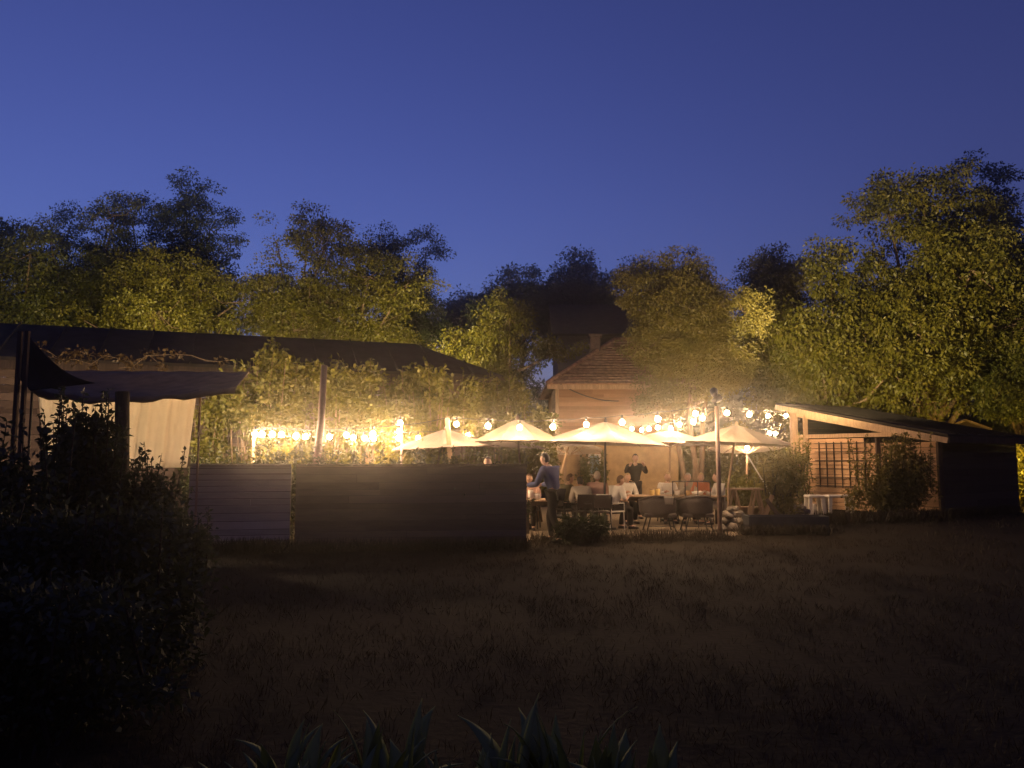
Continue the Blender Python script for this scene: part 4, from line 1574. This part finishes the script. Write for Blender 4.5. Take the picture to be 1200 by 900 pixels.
jar('jar coloured with candle glow at the left end of the long table', 764, 19.35, 0.15, 0.06, M_candle)
jar('taller jar coloured with candle glow beside the first on the long table', 770.5, 19.4, 0.17, 0.06, M_candle)
jar('white jar in the middle of the long table', 793, 19.4, 0.13, 0.07, M_white)
jar('small pale jar near the right end of the long table', 806, 19.45, 0.12, 0.06, M_stucco)
jar('white jug on the table by the fence end', 622, 17.4, 0.22, 0.06, M_white, 'jug')
jar('white pot on the table by the fence end, lower than the jug', 629, 17.45, 0.14, 0.08, M_white, 'pot')
x, Y = GX(817, 19.45), 19.45
o = MB().lathe((x, Y, 0.752), [(0.05, 0.0), (0.13, 0.03), (0.16, 0.09), (0.15, 0.095), (0.11, 0.04), (0.02, 0.03)], 16).build('serving_bowl', M_white, None, (x, Y, 0.752), True)
tag(o, 'white serving bowl near the orange clad guest', 'bowl')

# thin rail behind the armchairs
x0, x1, Y = GX(788, 18.6), GX(832, 18.6), 18.6
zz = ZZ(564, 18.6)
t = thing('metal_rail', 'thin dark metal rail standing behind the armchairs', 'rail', ((x0 + x1) / 2, Y, 0))
MB().tube([(x0, Y, zz), (x1, Y, zz)], 0.014, 6).build('top_bar', M_black, t)
MB().tube([(x0, Y, zz - 0.35), (x1, Y, zz - 0.35)], 0.010, 6).build('lower_bar', M_black, t)
for k in range(4):
    xx = x0 + (x1 - x0) * k / 3
    MB().tube([(xx, Y, 0), (xx, Y, zz)], 0.012, 6).build('upright', M_black, t)


# trestle with plank on the right
def trestle():
    Y = 20.0
    x0, x1 = GX(852, Y), GX(892, Y)
    z = ZZ(573, Y)
    t = thing('trestle_table', 'plank laid on trestles beside the end parasol', 'trestle table', ((x0 + x1) / 2, Y, 0))
    MB().box(((x0 + x1) / 2, Y, z), (x1 - x0, 0.4, 0.045)).build('plank', M_pale_wood, t)
    for xx in (x0 + 0.15, x1 - 0.15):
        m = MB()
        for s in (-1, 1):
            m.bar((xx + s * 0.22, Y - 0.12, 0), (xx + s * 0.03, Y - 0.12, z - 0.02), 0.05, 0.03, up=(0, 1, 0))
            m.bar((xx + s * 0.22, Y + 0.12, 0), (xx + s * 0.03, Y + 0.12, z - 0.02), 0.05, 0.03, up=(0, 1, 0))
        m.build('trestle', M_pale_wood, t)


trestle()
# leaning A-frame boards
for (pa, pb, Y, lab) in (((898, 585), (922, 606), 18.9, 'dark batten leaning down towards the planter'), ((905, 580), (893, 606), 19.1, 'pale batten leaning against the trestle')):
    a, b = P(*pa, Y), P(*pb, Y)
    b.z = 0.02
    o = MB().bar(b, a, 0.09, 0.03, up=(0, 1, 0)).build('leaning_batten', M_dark_wood if 'dark' in lab else M_pale_wood, None, (b.x, Y, 0))
    tag(o, lab, 'batten')
Y = 21.0
o = MB().box((GX(880, Y), Y, 0.35), (1.9, 0.5, 0.06)).box((GX(880, Y), Y + 0.2, 0.17), (1.8, 0.05, 0.30)).box((GX(880, Y) - 0.8, Y - 0.1, 0.17), (0.06, 0.4, 0.30)).box((GX(880, Y) + 0.8, Y - 0.1, 0.17), (0.06, 0.4, 0.30)).build('low_bench', M_pale_wood, None, (GX(880, Y), Y, 0))
tag(o, 'low wooden bench behind the trestle and the planter', 'bench')
# diagonal brace from the end parasol
a, b = P(870, 524, 20.4), P(893, 562, 20.4)
o = MB().tube([b + (b - a) * 0.9, a], 0.018, 6).build('guy_pole', M_white, None, (b.x, 20.4, 0))
tag(o, 'thin pale pole slanting down from the farthest right parasol', 'pole')

# black planter trough
def trough():
    Y = 17.6
    x0, x1 = GX(874, Y), GX(962, Y)
    h = ZZ(604, Y)
    t = thing('planter_trough', 'long black planter trough at the front edge of the terrace', 'planter', ((x0 + x1) / 2, Y, 0))
    m = MB()
    for s in (-1, 1):
        m.bar((x0, Y + s * 0.25, h / 2), (x1, Y + s * 0.25, h / 2), 0.04, h)
    m.bar((x0 - 0.02, Y - 0.27, h / 2), (x0 - 0.02, Y + 0.27, h / 2), 0.04, h)
    m.bar((x1 + 0.02, Y - 0.27, h / 2), (x1 + 0.02, Y + 0.27, h / 2), 0.04, h)
    m.build('sides', M_trough, t)
    MB().box(((x0 + x1) / 2, Y, h - 0.07), (x1 - x0 - 0.01, 0.455, 0.04)).build('soil', plain('soil', (0.05, 0.035, 0.025), 0.95), t)


trough()
# low kerb timbers towards the shed
for (pa, pb, Y0, Y1, lab) in (((962, 612), (1052, 606), 20.3, 21.0, 'dark sleeper edging from the planter towards the shaggy bush'),):
    a, b = Vector((GX(pa[0], Y0), Y0, 0.08)), Vector((GX(pb[0], Y1), Y1, 0.08))
    o = MB().bar(a, b, 0.2, 0.16).build('timber_edging', M_dark_wood, None, (a.x, a.y, 0), bevel=0.01)
    tag(o, lab, 'edging')


def white_frame(label, px0, px1, Y, h):
    x0, x1 = GX(px0, Y), GX(px1, Y)
    t = thing('white_bench', label, 'stool', ((x0 + x1) / 2, Y, 0), 'white stools before the shed')
    MB().box(((x0 + x1) / 2, Y, h - 0.035), (x1 - x0, 0.42, 0.07)).build('seat', M_white, t, bevel=0.015)
    for s, xx in ((-1, x0 + 0.06), (1, x1 - 0.06)):
        for yy in (-0.16, 0.16):
            MB().bar((xx, Y + yy, h - 0.07), (xx + s * 0.03, Y + yy * 1.1, 0), 0.09, 0.06, up=(0, 1, 0)).build('leg', M_white, t)


white_frame('narrow white stool near the creeper at the shed post', 944, 963, 22.3, ZZ(580, 22.3))
white_frame('wider white stool with a dark opening beside the narrow one', 967, 996, 22.2, ZZ(580, 22.2))
Y = 22.6
o = MB().lathe((GX(953, Y), Y, 0), [(0.10, 0.0), (0.13, 0.06), (0.12, 0.2), (0.05, 0.3), (0.04, 0.36)], 14).build('white_jug', M_white, None, (GX(953, Y), Y, 0), True)
tag(o, 'white jug standing under the narrow white stool', 'jug')

# stones
def stone(px, Y, z, r, seed, label, group):
    rng = random.Random(seed)
    r *= rng.uniform(0.72, 1.25)
    px += rng.uniform(-2, 2)
    Y += rng.uniform(-.1, .1)
    z *= rng.uniform(0.9, 1.0)
    bm = bmesh.new()
    bmesh.ops.create_icosphere(bm, subdivisions=2, radius=r)
    for v in bm.verts:
        k = 1 + 0.22 * math.sin(v.co.x * 9 / r * 0.35 + seed) * math.cos(v.co.y * 8 / r * 0.3 + seed * 2) + rng.uniform(-.07, .07)
        v.co = Vector((v.co.x * k * 1.2, v.co.y * k, v.co.z * k * 0.72))
    me = bpy.data.meshes.new('stone')
    bm.to_mesh(me)
    bm.free()
    me.materials.append(M_stone)
    o = bpy.data.objects.new('stone', me)
    COL.objects.link(o)
    o.location = (GX(px, Y), Y, z)
    o.rotation_euler = (rng.uniform(-.3, .3), rng.uniform(-.3, .3), rng.uniform(0, 6))
    tag(o, label, 'stone', group)


k = 0
for lev, (z, cnt, w) in enumerate(((0.09, 6, 34), (0.25, 5, 27), (0.40, 3, 17), (0.53, 2, 10))):
    for i in range(cnt):
        stone(858 + (i - (cnt - 1) / 2) * w / cnt, 17.9 + 0.12 * (i % 2) + 0.05 * lev, z, 0.125 - 0.01 * lev, 300 + k, 'pale rough stone in the loose heap beside the tall dark pole', 'stones heaped by the tall pole')
        k += 1
for lev, (z, cnt, w) in enumerate(((0.09, 5, 26), (0.24, 4, 20), (0.38, 3, 13))):
    for i in range(cnt):
        stone(934 + (i - (cnt - 1) / 2) * w / cnt, 21.3 + 0.1 * (i % 2), z, 0.115 - 0.008 * lev, 400 + k, 'pale rough stone in the heap left of the white stools', 'stones heaped by the white stools')
        k += 1

# ================================================================== PEOPLE
HAIRS = {}


def person(label, x, Y, yaw, pose, shirt, trousers, hair, skin=None, scale=1.0, lean=0.0, arms='rest', head_turn=0.0, head_pitch=0.0, sleeves='long', z0=0.0, longhair=False, side=0.0):
    """pose: 'stand', 'walk' or 'sit'. +Y of the body frame is forward."""
    skin = skin or M_skin
    t = thing('person', label, 'person', (x, Y, 0), 'people on the terrace')
    Rz = Matrix.Rotation(yaw, 3, 'Z')
    o = Vector((x, Y, z0))

    def L(v):
        return o + Rz @ (Vector(v) * scale)
    pz = 0.93 if pose != 'sit' else 0.53
    pel = Vector((0, 0, pz))
    Q = Matrix.Rotation(-lean, 3, 'X') @ Matrix.Rotation(side, 3, 'Y')     # trunk leans forward (and sideways)

    def TR(a, b, c):
        return pel + Q @ Vector((a, b, c))
    J = {'pelvis': pel, 'waist': TR(0, 0.0, 0.18), 'chest': TR(0, 0.005, 0.38), 'collar': TR(0, 0, 0.49), 'neck': TR(0, 0.02, 0.56)}
    for s, n in ((-1, 'l'), (1, 'r')):
        J['sh' + n] = TR(s * 0.185, 0, 0.455)
        if arms == 'rest':
            J['el' + n] = TR(s * 0.23, -0.01, 0.16)
            J['wr' + n] = J['el' + n] + Vector((s * -0.01, 0.10, -0.235))
        elif arms == 'table':
            J['el' + n] = TR(s * 0.25, 0.13, 0.22)
            J['wr' + n] = J['el' + n] + Vector((s * -0.13, 0.2, 0.03 + 0.05 * s))
        elif arms == 'raise':
            J['el' + n] = TR(s * 0.27, 0.16, 0.30)
            J['wr' + n] = J['el' + n] + Vector((s * -0.08, 0.12, 0.19))
        elif arms == 'chin':
            J['el' + n] = TR(s * 0.2, 0.22, 0.24)
            J['wr' + n] = J['el' + n] + (Vector((s * -0.10, 0.05, 0.22)) if s > 0 else Vector((0.16, 0.16, 0.0)))
        elif arms == 'reach':
            J['el' + n] = TR(s * 0.22, 0.2, 0.22)
            J['wr' + n] = J['el' + n] + Vector((0, 0.24, -0.02))
        J['hip' + n] = pel + Vector((s * 0.095, 0, -0.03))
        if pose == 'sit':
            J['kn' + n] = Vector((s * 0.13, 0.43, 0.51))
            J['an' + n] = Vector((s * 0.13, 0.38 + 0.05 * s, 0.085))
        elif pose == 'walk':
            J['kn' + n] = Vector((s * 0.10, 0.10 + 0.12 * s, 0.50))
            J['an' + n] = Vector((s * 0.10, -0.03 + 0.2 * s, 0.085))
        else:
            J['kn' + n] = Vector((s * 0.11, 0.02, 0.50))
            J['an' + n] = Vector((s * 0.12, -0.02, 0.085))
        J['toe' + n] = J['an' + n] + Vector((s * 0.03, 0.16, -0.045))
    RAD = {'pelvis': 0.135, 'waist': 0.125, 'chest': 0.145, 'collar': 0.085, 'neck': 0.056, 'sh': 0.068, 'el': 0.043, 'wr': 0.029, 'hip': 0.092, 'kn': 0.062, 'an': 0.042, 'toe': 0.036}
    EDG = [('pelvis', 'waist'), ('waist', 'chest'), ('chest', 'collar'), ('collar', 'neck')]
    for n in 'lr':
        EDG += [('chest', 'sh' + n), ('sh' + n, 'el' + n), ('el' + n, 'wr' + n), ('pelvis', 'hip' + n), ('hip' + n, 'kn' + n), ('kn' + n, 'an' + n), ('an' + n, 'toe' + n)]

    def rad(k):
        return RAD.get(k) or RAD[k[:-1]]

    def skin_mesh(keys, grow, root, name):
        bm = bmesh.new()
        lay = bm.verts.layers.skin.verify()
        vm = {}
        for kk in keys:
            v = bm.verts.new(L(J[kk]) - Vector((x, Y, 0)))
            r_ = (rad(kk) * (0.80 if grow == 0 and kk[:3] in ('pel', 'wai', 'che', 'shl', 'shr', 'hip') else 1.0) + grow) * scale
            fl = 0.78 if kk in ('pelvis', 'waist', 'chest') else 1.0
            v[lay].radius = (r_, r_ * fl)
            v[lay].use_root = kk == root
            vm[kk] = v
        for a_, b_ in EDG:
            if a_ in vm and b_ in vm:
                bm.edges.new((vm[a_], vm[b_]))
        me = bpy.data.meshes.new(name)
        bm.to_mesh(me)
        bm.free()
        ob = bpy.data.objects.new(name, me)
        COL.objects.link(ob)
        ob.modifiers.new('s', 'SKIN').use_smooth_shade = True
        sub = ob.modifiers.new('u', 'SUBSURF')
        sub.levels = sub.render_levels = 1
        dg = bpy.context.evaluated_depsgraph_get()
        dg.update()
        res = bpy.data.meshes.new_from_object(ob.evaluated_get(dg))
        bpy.data.objects.remove(ob)
        return res
    body = skin_mesh(list(J.keys()), 0.0, 'pelvis', 'person_body')
    # head with face, ears; hands with five fingers: joined into the body mesh
    bm = bmesh.new()
    bm.from_mesh(body)
    hq = Matrix.Rotation(head_turn, 3, 'Z') @ Matrix.Rotation(-head_pitch - lean * 0.35, 3, 'X')
    hc = J['neck'] + Q @ Vector((0, 0.025, 0.105))
    tmp = bmesh.new()
    bmesh.ops.create_icosphere(tmp, subdivisions=3, radius=1.0)
    hv = []
    for v in tmp.verts:
        c = v.co.copy()
        sx, sy, sz = 0.077, 0.096, 0.118
        if c.z < 0:                                   # narrower jaw
            sx *= 1 - 0.22 * (-c.z)
            sy *= 1 - 0.10 * (-c.z)
        p_ = Vector((c.x * sx, c.y * sy, c.z * sz))
        if c.y > 0.5:
            nose = math.exp(-((c.x / 0.16) ** 2 + ((c.z + 0.14) / 0.22) ** 2))
            p_.y += 0.024 * nose
            for s in (-1, 1):
                p_.y -= 0.012 * math.exp(-(((c.x - s * 0.38) / 0.2) ** 2 + ((c.z - 0.08) / 0.14) ** 2))
            p_.y -= 0.006 * math.exp(-((c.x / 0.35) ** 2 + ((c.z + 0.50) / 0.05) ** 2))
            p_.y += 0.012 * math.exp(-((c.x / 0.3) ** 2 + ((c.z + 0.8) / 0.15) ** 2))
        hv.append(p_)
    tmp.verts.ensure_lookup_table()
    loc = Vector((x, Y, 0))

    def place(vs, fs, mi=0):
        nv = [bm.verts.new(L(hc + hq @ p_) - loc) for p_ in vs]
        for f in fs:
            try:
                ff = bm.faces.new([nv[i] for i in f])
                ff.smooth = True
                ff.material_index = mi
            except ValueError:
                pass
    faces = [tuple(v.index for v in f.verts) for f in tmp.faces]
    place(hv, faces)
    small = bmesh.new()
    bmesh.ops.create_icosphere(small, subdivisions=1, radius=1.0)
    sv = [v.co.copy() for v in small.verts]
    sf = [tuple(v.index for v in f.verts) for f in small.faces]
    for s in (-1, 1):
        place([Vector((c.x * 0.012 + s * 0.077, c.y * 0.02 - 0.005, c.z * 0.032 - 0.005)) for c in sv], sf)
        place([Vector((c.x * 0.011 + s * 0.030, c.y * 0.008 + 0.080, c.z * 0.008 + 0.010)) for c in sv], sf, 1)
    place([Vector((c.x * 0.024, c.y * 0.008 + 0.084, c.z * 0.006 - 0.058)) for c in sv], sf, 2)
    hand = MB()
    for s, n in ((-1, 'l'), (1, 'r')):
        w, e = J['wr' + n], J['el' + n]
        f = (w - e).normalized()
        up = Vector((0, 0, 1)) if abs(f.z) < 0.8 else Vector((0, 1, 0))
        sd = f.cross(up).normalized()
        nr = sd.cross(f).normalized()
        hand.tube([w - f * 0.01, w + f * 0.045, w + f * 0.09], [0.026, 0.036, 0.030], 8)
        for k_ in range(4):
            b0 = w + f * 0.085 + sd * (0.026 - 0.0175 * k_)
            ln = (0.07, 0.08, 0.075, 0.058)[k_]
            b1 = b0 + (f * 0.8 - nr * 0.25) * ln * 0.55
            b2 = b1 + (f * 0.55 - nr * 0.75) * ln * 0.5
            hand.tube([b0 - f * 0.02, b0, b1, b2], [0.010, 0.010, 0.009, 0.007], 6)
        ts = 1 if s < 0 else -1
        b0 = w + f * 0.03 + sd * 0.028 * ts * -s
        hand.tube([b0, b0 + f * 0.035 + sd * 0.022 * ts * -s, b0 + f * 0.065 + sd * 0.02 * ts * -s - nr * 0.012], [0.013, 0.011, 0.008], 6)
    nv = [bm.verts.new(L(p_) - loc) for p_ in hand.v]
    for f_ in hand.f:
        ff = bm.faces.new([nv[i] for i in f_])
        ff.smooth = True
    bm.to_mesh(body)
    bm.free()
    body.materials.clear()
    for mm in (skin, M_eye, M_lip):
        body.materials.append(mm)
    ob = bpy.data.objects.new('body', body)
    COL.objects.link(ob)
    ob.parent = t
    # hair
    hb = bmesh.new()
    hvv = {}
    for v, p_ in zip(tmp.verts, hv):
        c = v.co
        back = c.y < 0.35 - 0.25 * (c.z < 0.45) - (0.5 if c.z < 0.05 else 0)
        if c.z > 0.62 or (back and c.z > (-0.55 if not longhair else -1.0)):
            g = 1.10 + 0.03 * math.sin(c.x * 14 + c.z * 9)
            if longhair and c.z < -0.1:
                p2 = Vector((p_.x * 1.25, p_.y * 1.15 - 0.01, p_.z * 1.55))
            else:
                p2 = p_ * g
            hvv[v.index] = hb.verts.new(L(hc + hq @ p2) - loc)
    for f in tmp.faces:
        ids = [v.index for v in f.verts]
        if all(i in hvv for i in ids):
            ff = hb.faces.new([hvv[i] for i in ids])
            ff.smooth = True
    hm = bpy.data.meshes.new('hair')
    hb.to_mesh(hm)
    hb.free()
    hm.materials.append(hair)
    ho = bpy.data.objects.new('hair', hm)
    COL.objects.link(ho)
    ho.parent = t
    ho.modifiers.new('t', 'SOLIDIFY').thickness = 0.012
    tmp.free()
    small.free()
    # clothes grown from the same skeleton
    ks = ['pelvis', 'waist', 'chest', 'collar', 'shl', 'shr', 'ell', 'elr'] + (['wrl', 'wrr'] if sleeves == 'long' else [])
    me = skin_mesh(ks, 0.018, 'pelvis', 'shirt_mesh')
    me.materials.clear()
    me.materials.append(shirt)
    so = bpy.data.objects.new('shirt', me)
    COL.objects.link(so)
    so.parent = t
    me = skin_mesh(['pelvis', 'hipl', 'hipr', 'knl', 'knr', 'anl', 'anr'], 0.014, 'pelvis', 'trousers_mesh')
    me.materials.clear()
    me.materials.append(trousers)
    to = bpy.data.objects.new('trousers', me)
    COL.objects.link(to)
    to.parent = t
    for n in 'lr':
        a_, b_ = J['an' + n], J['toe' + n]
        d_ = (b_ - a_)
        sh = MB()
        heel = Vector((a_.x - d_.x * 0.3, a_.y - d_.y * 0.35, 0.045))
        toe = Vector((b_.x + d_.x * 0.25, b_.y + d_.y * 0.25, 0.035))
        sh.tube([L(heel), L(heel.lerp(toe, 0.35) + Vector((0, 0, 0.012))), L(heel.lerp(toe, 0.75)), L(toe)], [0.035, 0.047, 0.045, 0.028], 8)
        sh.build('shoe', M_eye, t, smooth=True)
    return t


M_lip = plain('lips', (0.40, 0.18, 0.15), 0.5)
H_dark = plain('dark hair', (0.035, 0.024, 0.018), 0.6, scale=40)
H_brown = plain('brown hair', (0.14, 0.08, 0.045), 0.6, scale=40)
H_grey = plain('white hair', (0.62, 0.55, 0.48), 0.7, scale=40)
H_fair = plain('fair hair', (0.42, 0.28, 0.14), 0.6, scale=40)
C_blue = fabric('blue shirt cloth', (0.17, 0.19, 0.34), 0.05)
C_navy = fabric('navy cloth', (0.04, 0.045, 0.08), 0.0)
C_dark = fabric('dark cloth', (0.045, 0.038, 0.036), 0.0)
C_white = fabric('white cloth', (0.78, 0.74, 0.68), 0.05)
C_pale = fabric('pale cloth', (0.62, 0.56, 0.46), 0.05)
C_pink = fabric('pink cloth', (0.70, 0.46, 0.38), 0.05)
C_orange = fabric('orange cloth', (0.62, 0.22, 0.11), 0.05)
C_olive = fabric('olive cloth', (0.16, 0.14, 0.08), 0.0)

person('man in a blue shirt standing bent forward at the fence end', GX(650, 15.6), 15.6, R(48), 'walk', C_blue, C_dark, H_dark, lean=0.30, arms='reach', scale=1.06)
person('guest with dark hair whose head just shows above the brown fence', GX(573, 16.6), 16.6, R(170), 'stand', C_navy, C_dark, H_dark, scale=1.0, arms='rest', lean=0.15)
person('guest in a pink top half hidden by the fence end', GX(621, 18.5), 18.5, R(170), 'sit', C_pink, C_dark, H_brown, arms='table', lean=0.12)
person('guest in an olive jacket facing the tables', GX(661, 19.0), 19.0, R(-62), 'sit', C_olive, C_dark, H_brown, arms='table', lean=0.2)
person('guest in a pale shirt bent forward over the table', GX(683, 18.4), 18.4, R(8), 'sit', C_pale, C_dark, H_dark, arms='table', lean=0.45)
person('white haired guest in a pink blouse seen from behind', GX(699, 18.7), 18.7, R(-15), 'sit', C_pink, C_dark, H_grey, arms='rest', lean=0.12, scale=1.04)
person('man in a white shirt and dark trousers sitting at the table end', GX(717, 18.3), 18.3, R(-62), 'sit', C_white, C_dark, H_brown, arms='table', lean=0.32, sleeves='short')
person('fair haired guest beside the man in the white shirt', GX(733, 20.3), 20.3, R(190), 'sit', C_white, C_dark, H_fair, arms='table', lean=0.2)
person('person in dark clothes standing with raised arms behind the table', GX(744, 21.6), 21.6, R(182), 'stand', C_dark, C_dark, H_dark, arms='raise', lean=0.1, scale=1.05)
person('white clad guest with fair hair across the long table', GX(781, 20.4), 20.4, R(180), 'sit', C_white, C_dark, H_fair, arms='table', lean=0.15)
person('guest with grey hair between the white and the orange tops', GX(805, 20.45), 20.45, R(175), 'sit', C_pale, C_dark, H_grey, arms='chin', lean=0.2)
person('guest in an orange top near the right end of the table', GX(820, 20.4), 20.4, R(178), 'sit', C_orange, C_dark, H_fair, arms='table', lean=0.18)
person('guest in a white dress at the right table end behind the pole', GX(845, 19.7), 19.7, R(95), 'sit', C_white, C_pale, H_brown, arms='table', lean=0.12, longhair=True)

# ================================================================== FOREGROUND
GS = 'dark shrubs in the left foreground'
shrub('foreground_shrub', 'tall dark shrub before the cream curtain left of the thick post', GX(104, 9.0), 9.0, 1.0, 2.2, L_shrub, 71, leaf=0.085, clusters=290, per=40, crad=0.2, spikes=34, depth=0.6, group=GS)
shrub('foreground_shrub', 'dark shrub with fine shoots against the right curtain folds', GX(172, 9.2), 9.2, 0.8, 1.62, L_shrub, 72, leaf=0.07, clusters=110, per=40, crad=0.17, spikes=34, depth=0.6, group=GS)
shrub('foreground_shrub', 'dark shrub at the left edge below the twin posts', GX(-8, 8.0), 8.0, 1.7, 1.9, L_shrub, 73, leaf=0.085, clusters=330, per=40, crad=0.2, spikes=26, depth=0.6, group=GS)
shrub('foreground_shrub', 'low dark shrub spreading before the grey fence panel', GX(208, 8.6), 8.6, 0.8, 1.0, L_shrub, 74, leaf=0.07, clusters=170, per=38, crad=0.17, spikes=22, depth=0.6, group=GS)
shrub('foreground_shrub', 'nearest broad dark shrub in the lower left corner', GX(66, 6.0), 6.0, 1.8, 1.25, L_shrub, 75, leaf=0.07, clusters=330, per=40, crad=0.18, spikes=26, depth=0.7, group=GS)
shrub('foreground_shrub', 'dark shrub at the very left bottom, close to the viewer', GX(10, 4.6), 4.6, 1.7, 0.95, L_shrub, 76, leaf=0.06, clusters=260, per=40, crad=0.15, spikes=18, depth=0.7, group=GS)


def lily(label, px, Y, h, n, seed):
    """clump of broad upright blades"""
    rng = random.Random(seed)
    x = GX(px, Y)
    t = thing('broad_leaf_plant', label, 'plant', (x, Y, 0), 'broad-leaved plants along the bottom')
    for i in range(n):
        a = rng.uniform(0, 2 * math.pi)
        out = rng.uniform(0.08, 0.62) * h
        hh = h * rng.uniform(0.6, 1.05)
        w = rng.uniform(0.028, 0.060)
        d = Vector((math.cos(a), math.sin(a), 0))
        sd = Matrix.Rotation(rng.uniform(-.5, .5), 3, d) @ Vector((-d.y, d.x, 0))
        ox, oy = rng.uniform(-.16, .16), rng.uniform(-.16, .16)
        vs, fs = [], []
        K = 9
        for k_ in range(K + 1):
            s = k_ / K
            c = Vector((x + ox, Y + oy, 0)) + d * (0.03 + out * s ** 1.7) + Vector((0, 0, hh * (s - 0.22 * s ** 3 * (out / h) * 2)))
            ww = w * (math.sin(math.pi * min(1, 0.12 + s * 0.88)) ** 0.7) * (1 - s ** 4) + 0.001
            fold = Vector((0, 0, 0)) + d * (-ww * 0.5)
            vs += [c - sd * ww + fold * -0.6, c, c + sd * ww + fold * -0.6]
        for k_ in range(K):
            q_ = k_ * 3
            fs += [(q_, q_ + 1, q_ + 4, q_ + 3), (q_ + 1, q_ + 2, q_ + 5, q_ + 4)]
        o = MB().add(vs, fs).build('blade', L_hosta, t, smooth=True)
        o.modifiers.new('t', 'SOLIDIFY').thickness = 0.003
    return t


lily('clump of broad leaves at the bottom, leftmost of all', 335, 3.9, 0.40, 17, 1)
lily('small clump of slim leaves second from the left', 385, 3.7, 0.36, 14, 7)
lily('clump of broad leaves with one tall upright blade left of the middle', 452, 3.8, 0.51, 17, 2)
lily('low clump of arching leaves between the two tall clumps', 525, 3.6, 0.38, 17, 3)
lily('clump of leaves leaning left beside the tallest blade', 585, 3.7, 0.44, 15, 8)
lily('clump with the tallest pointed blade near the middle bottom', 635, 3.8, 0.59, 17, 4)
lily('clump of broad leaves right of the tallest blade', 685, 3.7, 0.46, 15, 9)
lily('clump of rounded broad leaves at the bottom right of the middle', 730, 3.7, 0.42, 16, 5)
lily('small flat clump at the right end of the bottom leaves', 795, 3.4, 0.23, 13, 6)
